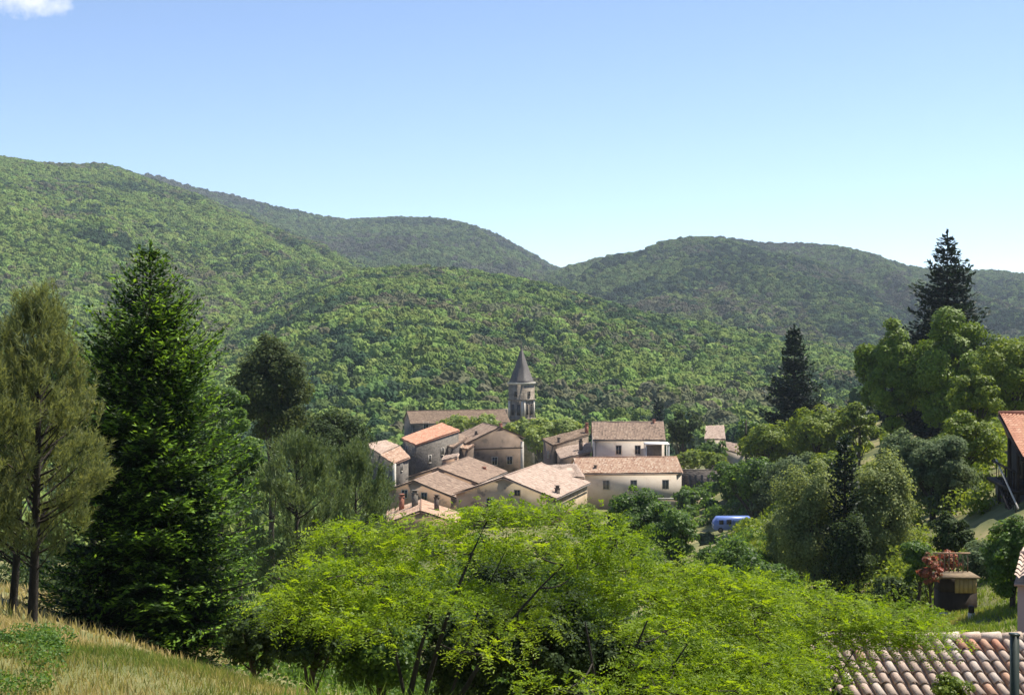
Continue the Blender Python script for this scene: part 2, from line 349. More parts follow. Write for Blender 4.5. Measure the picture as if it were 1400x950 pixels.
ng = bpy.data.node_groups.new('woodland', 'GeometryNodeTree')
ng.interface.new_socket('Geometry', in_out='INPUT', socket_type='NodeSocketGeometry')
ng.interface.new_socket('Geometry', in_out='OUTPUT', socket_type='NodeSocketGeometry')
N = ng.nodes.new; LK = ng.links.new
gi = N('NodeGroupInput'); go = N('NodeGroupOutput'); jn = N('GeometryNodeJoinGeometry')
for k in range(5):
    ic = N('GeometryNodeMeshIcoSphere'); ic.inputs['Radius'].default_value = 1; ic.inputs['Subdivisions'].default_value = 4
    sp = N('GeometryNodeSetPosition'); nr = N('GeometryNodeInputNormal')
    no = N('ShaderNodeTexNoise'); no.noise_dimensions = '4D'; no.inputs['W'].default_value = k * 3.7 + 1; no.inputs['Scale'].default_value = 1.5 + .15 * k; no.inputs['Detail'].default_value = 4; no.inputs['Roughness'].default_value = .72
    ma = N('ShaderNodeMath'); ma.operation = 'MULTIPLY_ADD'; ma.inputs[1].default_value = 1.9; ma.inputs[2].default_value = -.95
    sc_ = N('ShaderNodeVectorMath'); sc_.operation = 'SCALE'
    LK(no.outputs['Fac'], ma.inputs[0]); LK(nr.outputs[0], sc_.inputs[0]); LK(ma.outputs[0], sc_.inputs['Scale'])
    LK(ic.outputs[0], sp.inputs['Geometry']); LK(sc_.outputs[0], sp.inputs['Offset'])
    ss = N('GeometryNodeSetShadeSmooth'); ss.inputs['Shade Smooth'].default_value = False
    sm = N('GeometryNodeSetMaterial'); sm.inputs['Material'].default_value = fm
    g2 = N('GeometryNodeGeometryToInstance')
    LK(sp.outputs[0], ss.inputs[0]); LK(ss.outputs[0], sm.inputs[0]); LK(sm.outputs[0], g2.inputs[0]); LK(g2.outputs[0], jn.inputs[0])
ip = N('GeometryNodeInstanceOnPoints'); ip.inputs['Pick Instance'].default_value = True
mp2 = N('GeometryNodeMeshToPoints')
def named(nm, ty):
    q = N('GeometryNodeInputNamedAttribute'); q.data_type = ty; q.inputs['Name'].default_value = nm; return q
na = named('scl', 'FLOAT_VECTOR'); nb = named('rot', 'FLOAT_VECTOR')
LK(gi.outputs[0], mp2.inputs[0]); LK(mp2.outputs[0], ip.inputs['Points']); LK(jn.outputs[0], ip.inputs['Instance'])
LK(na.outputs[0], ip.inputs['Scale']); LK(nb.outputs[0], ip.inputs['Rotation']); LK(ip.outputs[0], go.inputs[0])

def woods(name, pts, rad, tint, label, seed=1):
    rs = np.random.RandomState(seed); n = len(pts)
    me = bpy.data.meshes.new(name); me.vertices.add(n); me.vertices.foreach_set('co', pts.astype(np.float32).ravel())
    a = me.attributes.new('scl', 'FLOAT_VECTOR', 'POINT')
    s = np.stack([rad * rs.uniform(.8, 1.2, n), rad * rs.uniform(.8, 1.2, n), rad * rs.uniform(.85, 1.35, n)], -1)
    a.data.foreach_set('vector', s.astype(np.float32).ravel())
    a = me.attributes.new('rot', 'FLOAT_VECTOR', 'POINT')
    a.data.foreach_set('vector', np.stack([rs.uniform(-.3, .3, n), rs.uniform(-.3, .3, n), rs.uniform(0, 6.28, n)], -1).astype(np.float32).ravel())
    a = me.attributes.new('tint', 'FLOAT_COLOR', 'POINT')
    a.data.foreach_set('color', np.concatenate([tint, np.ones((n, 1))], 1).astype(np.float32).ravel())
    o = bpy.data.objects.new(name, me); col.objects.link(o)
    md = o.modifiers.new('woodland', 'NODES'); md.node_group = ng
    o['kind'] = 'stuff'; o['label'] = label; o['category'] = 'forest'
    return o

def wood_tint(x, y, rs, bright, brown, sc, seed):
    n = len(x)
    bg_ = np.array([.172, .232, .066]); md_ = np.array([.11, .165, .055]); dk = np.array([.05, .082, .044]); br = np.array([.135, .14, .08])
    p = fbm(x, y, sc, seed, 3) + rs.normal(0, .13, n)
    q = fbm(x, y, sc * .8, seed + 50, 3) + rs.normal(0, .10, n)
    c = np.where((p > .5 - bright)[:, None], bg_, np.where((p > .38 - bright)[:, None], md_, dk))
    c = np.where((q > .74 - brown)[:, None], br, c)
    return c * rs.uniform(.75, 1.3, (n, 1)) * rs.uniform(.92, 1.08, (n, 3))

def hill_woods(name, fn, n, r0, r1, ur, tr_, bright, brown, sc, label, seed, sp=(1, 1, 1)):
    rs = np.random.RandomState(seed); U = rs.uniform(ur[0], ur[1], int(n)); T = rs.uniform(tr_[0], tr_[1], int(n)) 
    x, y, z = fn(U, T)
    keep = rs.rand(len(x)) < y / y.max(); x, y, z = x[keep], y[keep], z[keep]
    r = (r0 + (r1 - r0) * rs.rand(len(x)) ** 1.8) * (.7 + .65 * fbm(x, y, sc * .7, seed + 90, 3))
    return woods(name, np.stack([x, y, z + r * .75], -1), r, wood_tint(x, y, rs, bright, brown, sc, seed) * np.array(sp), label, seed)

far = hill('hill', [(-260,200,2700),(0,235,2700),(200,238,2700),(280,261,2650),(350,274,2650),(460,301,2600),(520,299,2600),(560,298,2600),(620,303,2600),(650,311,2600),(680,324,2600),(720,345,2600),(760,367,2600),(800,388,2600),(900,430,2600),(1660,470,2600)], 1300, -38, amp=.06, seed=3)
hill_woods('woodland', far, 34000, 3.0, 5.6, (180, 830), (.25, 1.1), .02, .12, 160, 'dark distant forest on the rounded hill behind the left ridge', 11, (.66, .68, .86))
left = hill('hill', [(-260,196,1900),(-100,207,1900),(0,223,1880),(60,233,1850),(100,235,1850),(145,231,1850),(190,241,1800),(250,260,1750),(300,278,1650),(350,298,1600),(400,318,1550),(450,340,1500),(500,360,1450),(560,385,1400),(700,440,1300),(1660,560,1300)], 700, -38, amp=.085, seed=8)
hill_woods('woodland', left, 120000, 1.9, 3.7, (-120, 620), (.02, 1.06), .07, .0, 70, 'bright green forest covering the tall left hillside', 12)
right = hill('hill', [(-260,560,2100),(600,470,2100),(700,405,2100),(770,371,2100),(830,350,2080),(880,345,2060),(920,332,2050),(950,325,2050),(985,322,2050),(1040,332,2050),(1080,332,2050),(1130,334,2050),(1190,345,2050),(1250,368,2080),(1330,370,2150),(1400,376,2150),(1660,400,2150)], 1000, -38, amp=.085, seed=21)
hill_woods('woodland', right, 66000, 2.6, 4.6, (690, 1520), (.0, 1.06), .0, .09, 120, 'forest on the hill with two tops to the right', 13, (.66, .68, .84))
spur = hill('hill', [(-260,640,1500),(740,480,1500),(800,420,1550),(850,375,1650),(900,352,1750),(940,350,1750),(1000,366,1650),(1060,392,1550),(1120,424,1450),(1180,455,1400),(1240,482,1350),(1320,510,1300),(1660,560,1300)], 850, -38, amp=.06, seed=31)
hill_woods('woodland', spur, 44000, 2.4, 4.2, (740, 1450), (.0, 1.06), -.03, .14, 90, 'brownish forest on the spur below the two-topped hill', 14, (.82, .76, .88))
front = hill('hill', [(-260,640,640),(150,545,700),(250,490,760),(320,447,820),(380,412,860),(430,388,890),(490,368,900),(560,362,900),(640,368,890),(700,376,870),(760,390,850),(830,412,820),(900,430,800),(1000,450,770),(1100,467,740),(1180,490,720),(1300,530,690),(1420,560,680),(1660,600,680)], 335, -38, drop=5.5, amp=.06, seed=42, nt_=110)
hill_woods('woodland', front, 46000, 1.5, 3.2, (120, 1480), (.0, 1.08), .05, .05, 60, 'green wooded hill rising directly behind the church and village', 15)
# woods on the valley floor, left of and behind the village
rs = np.random.RandomState(77)
x = rs.uniform(-150, 120, 5200); y = rs.uniform(120, 420, 5200); uu = U0 + x / y * FPX
k = ((y > 318) | ((uu < 515) & (y > 150)) | ((uu > 1180) & (y > 215))) & (uu > -150) & (uu < 1560)
x, y = x[k], y[k]; r_ = rs.uniform(1.5, 3.0, len(x)) * np.where(y < 200, .8, 1)
woods('woodland', np.stack([x, y, ground(x, y) + r_ * .8], -1), r_, wood_tint(x, y, rs, .05, .0, 50, 61), 'woods on the valley floor around the village', 61)

# ------------------------------------------------------------------ vegetation generators
def rhombi(c, t, s, Ln, W):
    """leaf quads: centre c, axis t, side s"""
    c = np.asarray(c); h = t * (Ln / 2)[:, None]; w = s * (W / 2)[:, None]
    V = np.stack([c - h, c + w, c + h, c - w], 1).reshape(-1, 3)
    return V, np.arange(len(c) * 4).reshape(-1, 4)
def unit(a): return a / (np.linalg.norm(a, axis=-1, keepdims=True) + 1e-9)
def frame(rs, nrm):
    a = unit(np.cross(nrm, rs.normal(size=nrm.shape))); return a, np.cross(nrm, a)

def limbs_mesh(name, root, paths, mat, sides=6):
    mb_v = []; mb_f = []; n0 = 0
    for pts, rad, sd_ in paths:
        V, Fq = tube(pts, rad, sd_); mb_v.append(V); mb_f.append(Fq + n0); n0 += len(V)
    o = mesh(name, np.concatenate(mb_v) - gloc(root), np.concatenate(mb_f), mat, smooth=True); o.parent = root
    return o
def bez(a, b, c, n=7):
    t = np.linspace(0, 1, n)[:, None]; return (1 - t) ** 2 * a + 2 * t * (1 - t) * b + t * t * c

def broadleaf(u, d, vtop, hw, vbot, mat, label, name='broadleaf_tree', cat='tree', group=None, seed=None, bark='bark', dens=1.0, lobes=None, flat=.75, leafpx=2.7, rag=.12, shag=.0):
    """u, vtop, hw, vbot are the crown's outline in the photo; d is its distance; the trunk stands on the ground"""
    seed = seed if seed is not None else int(u * 7 + d * 13 + vtop); rs = np.random.RandomState(seed)
    x = ux(u, d); gr = gz(x, d); base = np.array([x, d, gr - .06])
    top = P(u, vtop, d)[2]; bot = max(P(u, vbot, d)[2], gr + .05); rad = hw / FPX * d
    root = thing(name, label, cat, base, group)
    H = top - bot; cc = np.array([x, d, bot + H * .5]); rr = np.array([rad, rad * .95, H * .5])
    nl = lobes or int(np.clip(26 + hw * .9, 26, 95))
    # clump centres: uneven shell of the crown
    dirs = unit(rs.normal(size=(nl, 3)) + np.array([0, 0, .25])); rad_ = rs.uniform(.35, .86 + rag, (nl, 1)) ** .7
    dirs_r = 1 + .30 * np.sin(dirs[:, :1] * 4.1 + seed) * np.cos(dirs[:, 1:2] * 3.7 + seed * .7)
    cl = cc + dirs * rad_ * dirs_r * rr * .86
    cr = rs.uniform(.14, .36, nl) * (1 - rag * .8) * rad * (1.0 if nl > 40 else 1.15)
    apx = math.pi * hw * (max(10, vbot - vtop) / 2) * (1024 / 1400) ** 2
    n = int(np.clip(apx * 2.6 * dens, 700, 60000))
    lf = max(.04, leafpx * d / 1407.)
    ci = rs.choice(nl, n, p=cr ** 2 / (cr ** 2).sum())
    dd = unit(rs.normal(size=(n, 3)) + np.array([0, 0, .35])); q = rs.uniform(.25, 1.08, (n, 1)) ** .5
    q = q * (1 + shag * (rs.rand(n, 1) - .3))
    c = cl[ci] + dd * q * cr[ci][:, None] * np.array([1, 1, flat])
    c[:, 2] = np.maximum(c[:, 2], ground(c[:, 0], c[:, 1]) + .04)
    nrm = unit(dd * .6 + unit((c - cc) / rr) * .55 + np.array([0, 0, .3]) + rs.normal(size=(n, 3)) * .42)
    t, s = frame(rs, nrm); ln_ = lf * rs.uniform(.75, 1.5, n)
    V, Fq = rhombi(c, t, s, ln_, ln_ * rs.uniform(.5, .8, n))
    var = np.clip(rs.normal(.5, .2, n) + .12 * rs.normal(size=nl)[ci], 0, 1)
    cw = mesh('crown', V - base, Fq, mat, var=np.repeat(var, 4)); cw.parent = root
    # trunk and limbs
    tr0 = max(.05, rad * .055 + .02); th = bot + H * .45
    mid = np.array([x + rs.normal() * rad * .08, d + rs.normal() * rad * .08, (base[2] + th) / 2]); e = np.array([x + rs.normal() * rad * .1, d, th])
    tp = bez(base, mid, e, 8); paths = [(tp, np.linspace(tr0 * 1.25, tr0 * .5, 8), 7)]
    for j in rs.choice(nl, min(nl, 12), replace=False):
        k = rs.uniform(.35, .95); a = tp[int(k * 7)]
        paths.append((bez(a, a * .45 + cl[j] * .55 + np.array([0, 0, -.1 * rad]), cl[j], 6), np.linspace(tr0 * .5, tr0 * .1, 6), 5))
    limbs_mesh('trunk', root, paths, M[bark])
    return root

def conifer(x, d, H, Rad, mat, label, name='conifer_tree', seed=1, nwh=42, nbr=9, z0=.05, tip=.5, droop=-8, up=38, tw=.12, leafw=.06, leafl=.13, power=.85, group=None, bark='barkdark', ragged=.18, lean=0., ptop=9., flat=.55, wob=.38):
    rs = np.random.RandomState(seed); gr = gz(x, d); base = np.array([x, d, gr - .05]); root = thing(name, label, 'tree', base, group)
    Cs, Ts, Ss, Ls, Ws, Vs = [], [], [], [], [], []
    paths = [(np.array([base + np.array([lean * k * H, 0, k * H]) for k in np.linspace(0, 1, 10)]), np.linspace(H * .016 + .04, .012, 10), 8)]
    for w in range(nwh):
        h = z0 + (1 - z0 - .012) * (w + rs.uniform(-.3, .3)) / nwh; h = min(max(h, z0), .985)
        Lw = Rad * min((1 - h) ** power, (1 - h) * ptop) * (1.0 if h > .16 else .82 + h) + .05
        nb = nbr if h < .85 else max(4, nbr - 3)
        az0 = rs.uniform(0, 6.28); drop_lv = rs.rand() < .1
        for b in range(nb):
            if rs.rand() < .07: continue
            Lb = Lw * rs.uniform(1 - ragged * 2, 1 + ragged); az = az0 + b / nb * 6.283 + rs.normal() * .2
            el = R(droop + (up - droop) * h ** 1.3 + rs.normal() * 6)
            st = base + np.array([lean * h * H, 0, h * H]); hd = np.array([math.cos(az), math.sin(az), 0])
            ns = max(3, int(Lb / tw)); s_ = (np.arange(1, ns + 1) / ns)
            rise = np.tan(el) * s_ * Lb + Lb * .14 * s_ ** 2.5 - Lb * .07 * np.sin(s_ * math.pi)
            pts = st + hd * (s_ * Lb)[:, None] + np.array([0, 0, 1.]) * rise[:, None]
            if Lb > Rad * .25 and rs.rand() < .6: paths.append((np.vstack([st, pts[::max(1, ns // 3)], pts[-1]]), np.linspace(.010 + Lb * .009, .004, len(pts[::max(1, ns // 3)]) + 2), 4))
            axd = unit(np.gradient(np.vstack([st, pts]), axis=0)[1:])
            side = unit(np.cross(axd, np.array([0, 0, 1.])))
            for i in range(ns):
                f = s_[i]
                if f < .18 and rs.rand() < .7: continue
                tl = Lb * .42 * (1 - f) ** .8 * min(1, f * 3.2) + leafl * 1.1
                for sg in (-1, 1):
                    td = unit(side[i] * sg * rs.uniform(.7, 1.) + axd[i] * rs.uniform(.5, .9) + np.array([0, 0, rs.uniform(-.22, .16)]))
                    m = max(1, int(tl / (leafl * .62))); q = (np.arange(m) + .6) / m
                    pp = pts[i] + td * (q * tl)[:, None] + rs.normal(size=(m, 3)) * leafl * .12 - np.array([0, 0, 1]) * (q ** 2 * tl * .08)[:, None]
                    dirn = unit(td + rs.normal(size=(m, 3)) * wob)
                    sd_ = unit(np.cross(dirn, np.array([0, 0, 1.]) + rs.normal(size=(m, 3)) * flat))
                    Cs.append(pp); Ts.append(dirn); Ss.append(sd_); Ls.append(leafl * rs.uniform(.8, 1.35, m)); Ws.append(leafw * rs.uniform(.7, 1.3, m))
                    Vs.append(np.clip(rs.normal(.28, .12, m) + tip * (q > .6) * (f > .4) * rs.uniform(.4, 1.1), 0, 1))
    # leader
    m = 30; pz = rs.uniform(.94, 1.012, m); Cs.append(base + np.stack([lean * pz * H + rs.normal(size=m) * .02, rs.normal(size=m) * .02, pz * H], -1))
    Ts.append(unit(rs.normal(size=(m, 3)) * .5 + np.array([0, 0, 1.]))); Ss.append(unit(rs.normal(size=(m, 3)))); Ls.append(np.full(m, leafl)); Ws.append(np.full(m, leafw)); Vs.append(rs.uniform(.3, .7, m))
    C = np.concatenate(Cs)
    V, Fq = rhombi(C, np.concatenate(Ts), np.concatenate(Ss), np.concatenate(Ls), np.concatenate(Ws))
    cw = mesh('crown', V - base, Fq, mat, var=np.repeat(np.concatenate(Vs), 4)); cw.parent = root
    limbs_mesh('trunk', root, paths, M[bark])
    return root

def pine(x, d, H, rad, zc, mat, label, name='pine_tree', seed=1, nclump=60, shoots=9, needles=22, nl=.14, nw=.016, shl=.42, group=None, bark='barkdark', lean=(0, 0), taper=.55, upb=1.1, cs=.13):
    """pine: limbs ending in upright plumes of needles; zc = height of the crown's foot above ground"""
    rs = np.random.RandomState(seed); gr = gz(x, d); base = np.array([x, d, gr - .05]); root = thing(name, label, 'tree', base, group)
    topp = base + np.array([lean[0], lean[1], H]); tp = bez(base, (base + topp) / 2 + np.array([rs.normal() * .12, rs.normal() * .12, 0]), topp, 12)
    paths = [(tp, np.linspace(.035 + H * .011, .02, 12), 8)]
    Cs, Ds = [], []
    for k in range(nclump):
        h = (zc + (H - zc) * (k + rs.uniform(0, 1)) / nclump) / H
        a = tp[0] + (tp[-1] - tp[0]) * h; hh = (h * H - zc) / (H - zc)
        pr = rad * (min(1, .45 + hh * 2.2) if hh < .3 else 1) * (1 - hh ** 1.7 * (1 - (1 - taper) * .35)) 
        if taper < .5: pr = rad * min(1, .5 + hh * 2.5) * ((1 - hh ** 2.2) ** .55 + .06)
        az = rs.uniform(0, 6.283); rr = pr * rs.uniform(.35, 1.0) ** .6
        c = a + np.array([math.cos(az) * rr, math.sin(az) * rr, rr * rs.uniform(.15, .5)])
        st = tp[0] + (tp[-1] - tp[0]) * max(.06, h - .06)
        paths.append((bez(st, (st + c) / 2 + np.array([0, 0, -.1 * rr]), c, 5), np.linspace(.012 + rr * .014, .006, 5), 4))
        Cs.append(c); Ds.append([math.cos(az) * rr / max(rad, .01), math.sin(az) * rr / max(rad, .01), 0])
    Cs = np.array(Cs); Ds = np.array(Ds)
    ns = nclump * shoots; ci = np.repeat(np.arange(nclump), shoots)
    sc_ = Cs[ci] + rs.normal(size=(ns, 3)) * np.array([1, 1, .9]) * rad * cs
    sd_ = unit(Ds[ci] * .8 + rs.normal(size=(ns, 3)) * .33 + np.array([0, 0, upb])); sl = shl * rs.uniform(.6, 1.25, ns)
    n = ns * needles; si = np.repeat(np.arange(ns), needles); q = rs.uniform(0, 1, n)
    b = sc_[si] + sd_[si] * (q * sl[si])[:, None]
    nd = unit(sd_[si] * .95 + unit(rs.normal(size=(n, 3))) * .75); sdv = unit(np.cross(nd, rs.normal(size=(n, 3)))); ln_ = nl * rs.uniform(.7, 1.2, n)
    V = np.stack([b - sdv * nw / 2, b + sdv * nw / 2, b + nd * ln_[:, None]], 1).reshape(-1, 3)
    var = np.clip(rs.normal(.42, .16, n) + (q > .8) * .12 + .1 * rs.normal(size=nclump)[ci[si]], 0, 1)
    cw = mesh('crown', V - base, np.arange(n * 3).reshape(-1, 3), mat, var=np.repeat(var, 3)); cw.parent = root
    limbs_mesh('trunk', root, paths, M[bark])
    return root

def locust(x, d, pads, stems, label, seed, mat, dens=1.0, group=None, z_foot=None):
    """honey-locust-like tree: flat layered sprays of pinnate leaves on thin forking limbs. pads: (x,y,z,rx,ry) sprays in world"""
    rs = np.random.RandomState(seed); gr = gz(x, d); base = np.array([x, d, gr - .05]); root = thing('locust_tree', label, 'tree', base, group)
    pads = np.array(pads); paths = []
    forks = []
    for k, (fx, fy, fz, r0) in enumerate(stems):
        f = np.array([fx, fy, fz]); st = base + np.array([(k - len(stems) / 2) * .12, rs.normal() * .08, 0])
        pth = bez(st, st * .5 + f * .5 + np.array([(st[0] - f[0]) * .22, 0, .2]), f, 9); paths.append((pth, np.linspace(r0, r0 * .22, 9), 7)); forks.append((pth, r0))
    nodes = [(q, r0 * .6) for f, r0 in forks for q in f[4:]]
    for p in sorted(pads.tolist(), key=lambda p: np.linalg.norm(np.array(p[:3]) - np.mean([f[0][-1] for f in forks], 0))):
        c = np.array(p[:3]); cost = [np.linalg.norm(q - c) * (1.6 if q[2] > c[2] + .1 else 1) + (.25 if r < .02 else 0) for q, r in nodes]; a, ra = nodes[int(np.argmin(cost))]
        rb = max(.008, min(.024, ra * .5)); low = c + np.array([0, 0, -.10])
        pth = bez(a, (a + low) / 2 + np.array([rs.normal() * .1, rs.normal() * .1, -.12]), low, 7); paths.append((pth, np.linspace(rb, .007, 7), 5)); nodes += [(pth[3], rb * .8), (low, .011)]
        for j in range(3):
            az = rs.uniform(0, 6.28); e = c + np.array([math.cos(az) * p[3] * .8, math.sin(az) * p[4] * .8, rs.normal() * .08 - .1])
            paths.append((bez(low, (low + e) / 2, e, 4), np.linspace(.007, .003, 4), 4))
    area = pads[:, 3] * pads[:, 4]; nf = int(dens * 300 * area.sum())
    pi = rs.choice(len(pads), nf, p=area / area.sum()); az = rs.uniform(0, 6.283, nf); q = np.sqrt(rs.rand(nf)) * (1 + .22 * np.sin(az * 3 + pi * 1.7) + .12 * np.sin(az * 7 + pi))
    c = pads[pi, :3] + np.stack([np.cos(az) * q * pads[pi, 3], np.sin(az) * q * pads[pi, 4], rs.normal(size=nf) * .065 - q ** 2 * .16 * pads[pi, 3] + .10 * np.sin(pads[pi, 0] * 3 + az * 2) * q], -1)
    # each frond: rachis direction outward, arching down; leaflets in pairs
    fd = unit(np.stack([np.cos(az), np.sin(az), rs.normal(size=nf) * .3 + .05], -1) + rs.normal(size=(nf, 3)) * .5)
    fl = rs.uniform(.16, .30, nf); m = 6
    s = (np.arange(m) + .5) / m
    pos = c[:, None] + fd[:, None] * (s[None] * fl[:, None])[..., None] - np.array([0, 0, 1.]) * (s[None] ** 2 * fl[:, None] * .45)[..., None]
    sv = unit(np.cross(fd, np.array([0, 0, 1.]) + rs.normal(size=(nf, 3)) * .25))
    allc, allt, alls = [], [], []
    for sg in (-1, 1):
        t = unit(sv[:, None] * sg + fd[:, None] * .45 + rs.normal(size=(nf, m, 3)) * .22)
        allc.append((pos + t * .026).reshape(-1, 3)); allt.append(t.reshape(-1, 3)); alls.append(np.repeat(fd, m, 0).reshape(-1, 3) + rs.normal(size=(nf * m, 3)) * .25)
    C = np.concatenate(allc); T = np.concatenate(allt); S = unit(np.concatenate(alls)); n = len(C)
    V, Fq = rhombi(C, T, S, rs.uniform(.042, .066, n), rs.uniform(.02, .03, n))
    fv = np.clip(rs.normal(.5, .16, nf) + .1 * rs.normal(size=len(pads))[pi], 0, 1); var = np.tile(np.repeat(fv, m), 2)
    cw = mesh('crown', V - base, Fq, mat, var=np.repeat(var, 4)); cw.parent = root
    limbs_mesh('trunk', root, paths, M['barkdark'])
    return root

# ------------------------------------------------------------------ building helpers
UP = np.array([0, 0, 1.])
def roof_sheet(name, parent, e0, e1, r1, r0, mat, pitch=.25, row=.38, seed=0, thick=.12, amp=.05):
    """corrugated clay-tile slope: eave e0-e1, ridge r0-r1"""
    e0, e1, r1, r0 = [np.asarray(p, float) for p in (e0, e1, r1, r0)]; rs = np.random.RandomState(seed)
    nrm = unit(np.cross(e1 - e0, r0 - e0)); nrm = nrm if nrm[2] > 0 else -nrm
    nc = max(2, int(round(np.linalg.norm(e1 - e0) / pitch))); nr = max(2, int(round(np.linalg.norm((r0 + r1 - e0 - e1) / 2) / row)))
    k = 4; ss = np.linspace(0, 1, nc * k + 1); prof = np.abs(np.cos(np.arange(nc * k + 1) / k * math.pi)) ** .8 * amp * 1.6
    V = []; 
    for i in range(nr):
        for (t, lift) in ((i / nr, .035), ((i + 1.06) / nr, 0.0)):
            t = min(t, 1.0); a = e0 + (r0 - e0) * t; b = e1 + (r1 - e1) * t
            sag = -.085 * np.sin(ss * math.pi) * math.sin(min(1, t) * math.pi * .8 + .3) + .03 * np.sin(ss * 17 + t * 5 + seed)
            V.append(a + (b - a) * ss[:, None] + nrm * (prof + lift + sag)[:, None])
    V = np.array(V); m = nc * k + 1
    ii = np.arange(nr)[:, None] * 2 * m; jj = np.arange(m - 1)[None]
    Fq = np.stack([ii + jj, ii + jj + 1, ii + m + jj + 1, ii + m + jj], -1).reshape(-1, 4)
    fv = np.repeat(np.clip(rs.normal(.5, .22, (nr, nc)), 0, 1), k, axis=1).ravel()
    V = V.reshape(-1, 3); n0 = len(V)
    q = [e0, e1, r1, r0]; Vb = np.array([p - nrm * .115 for p in q] + [p - nrm * (thick + .10) for p in q])
    Fb = np.array([(0, 1, 2, 3), (7, 6, 5, 4), (0, 4, 5, 1), (1, 5, 6, 2), (2, 6, 7, 3), (3, 7, 4, 0)]) + n0
    V = np.concatenate([V, Vb]) - gloc(parent)
    o = mesh(name, V, [np.concatenate([Fq, Fb])], mat, fvar=np.concatenate([fv, np.full(6, .35)])); o.parent = parent
    return o
def bar(name, parent, a, b, r, mat, n=7):
    return MB().tube([a, b], r, n).build(name, mat, parent)
def prism(name, parent, poly_bottom, tops, mat):
    """walls: ring of plan points, each with its own top height"""
    n = len(poly_bottom); pb = [np.array(p, float) for p in poly_bottom]
    V = pb + [np.array([p[0], p[1], t]) for p, t in zip(pb, tops)]
    Fs = [(i, (i + 1) % n, n + (i + 1) % n, n + i) for i in range(n)] + [tuple(range(n))[::-1], tuple(range(n, 2 * n))]
    m = MB(); m.add(V, Fs); return m.build(name, mat, parent)
def window(parent, c, nrm, w, h, frame='trim', shut=False, pane='glass', name='window'):
    nrm = unit(np.array([nrm[0], nrm[1], 0.])); sx = np.array([-nrm[1], nrm[0], 0]); c = np.asarray(c, float); ax = np.array([sx, nrm, UP])
    o = MB().box(c + nrm * .005, (w, .03, h), ax=ax).build(name, M[pane], parent)
    f = MB(); t = .09
    for sg in (-1, 1):
        f.box(c + sx * sg * (w / 2 + t / 2) + nrm * .03, (t, .10, h + 2 * t), ax=ax)
    f.box(c + UP * (h / 2 + t / 2) + nrm * .028, (w, .096, t), ax=ax); f.box(c - UP * (h / 2 + t / 2) + nrm * .045, (w, .15, t), ax=ax)
    f.box(c + nrm * .03, (.05, .03, h), ax=ax)
    f.build('window_frame', M[frame], o)
    if shut:
        for sg in (-1, 1):
            MB().box(c + sx * sg * (w / 2 + t + w * .27) + nrm * .035, (w * .5, .05, h + .05), ax=ax).build('shutter', M['shutter'], o)
    return o
def chimney(roof, p, w, h, mat='chim', d=None, pot=True):
    m = MB(); p = np.asarray(p, float); d = d or w
    m.box(p + UP * (h / 2 - .4), (w, d, h + .8), .3); m.box(p + UP * (h + .06), (w + .16, d + .16, .1), .3)
    if pot:
        m.box(p + UP * (h + .25), (w * .75, d * .75, .28), .3); m.box(p + UP * (h + .43), (w + .1, d + .1, .06), .3)
    return m.build('chimney', M[mat], roof)

def gable_house(name, label, A, B, wl, wr, pitch, zb, wall, tile, oh=.32, seed=0, cat='house', verge=None, group=None, cap=None, hipf=0):
    """ridge A->B (front to back); wl / wr horizontal half widths, pitch = drop per metre"""
    A = np.asarray(A, float); B = np.asarray(B, float); dr = B - A; dr[2] = 0; ln_ = np.linalg.norm(dr); dr /= ln_; rt = np.array([dr[1], -dr[0], 0])
    mid = (A + B) / 2; root = thing(name, label, cat, (mid[0], mid[1], zb), group)
    def eave(p, w, sg): return p + rt * sg * w - UP * pitch * w
    A2, B2 = A - dr * 0, B
    rf = roof_sheet('roof', root, eave(A2, wl, -1), eave(B2, wl, -1), B2, A2, M[tile], seed=seed)
    roof_sheet('roof', root, eave(A2, wr, 1), eave(B2, wr, 1), B2, A2, M[tile], seed=seed + 1)
    bar('ridge_cap', root, A2 + UP * .04, B2 + UP * .04, .12, M[cap or tile])
    ia, ib = A + dr * oh * .7, B - dr * oh * .7; g = .14
    pts, tops = [], []
    for p in (ia, ib):
        L_, R_ = p - rt * (wl - oh), p + rt * (wr - oh)
        row = [(L_, p[2] - pitch * (wl - oh) - g), (p, p[2] - g), (R_, p[2] - pitch * (wr - oh) - g)]
        if p is ib: row = row[::-1]
        for q, t in row: pts.append((q[0], q[1], zb)); tops.append(t)
    wl_o = prism('wall', root, pts, tops, M[wall])
    for sg, w_ in ((-1, wl), (1, wr)):
        e_a, e_b = A + rt * sg * (w_ + .05) - UP * (pitch * w_ + .16), B + rt * sg * (w_ + .05) - UP * (pitch * w_ + .16)
        bar('gutter', root, e_a, e_b, .07, M['shutter'], 6)
        f_ = A + dr * (oh * .7 + .25) + rt * sg * (w_ - oh + .06); bar('downpipe', root, np.array([f_[0], f_[1], zb]), np.array([f_[0], f_[1], e_a[2] + .02]), .05, M['shutter'], 6)
    info = dict(root=root, roof=rf, dr=dr, rt=rt, A=ia, B=ib, wl=wl - oh, wr=wr - oh, wall=wl_o)
    return info
def gw(h, side, s, z, w, ht, **k):
    """window on a gable house: side 'front','right','left'; s metres right of ridge (front) or from the front (sides); z world"""
    dr, rt = h['dr'], h['rt']
    if side == 'front': c = h['A'] + rt * s; nn = -dr
    elif side == 'right': c = h['A'] + rt * h['wr'] + dr * s; nn = rt
    else: c = h['A'] - rt * h['wl'] + dr * s; nn = -rt
    return window(h['root'], (c[0], c[1], z), nn, w, ht, **k)

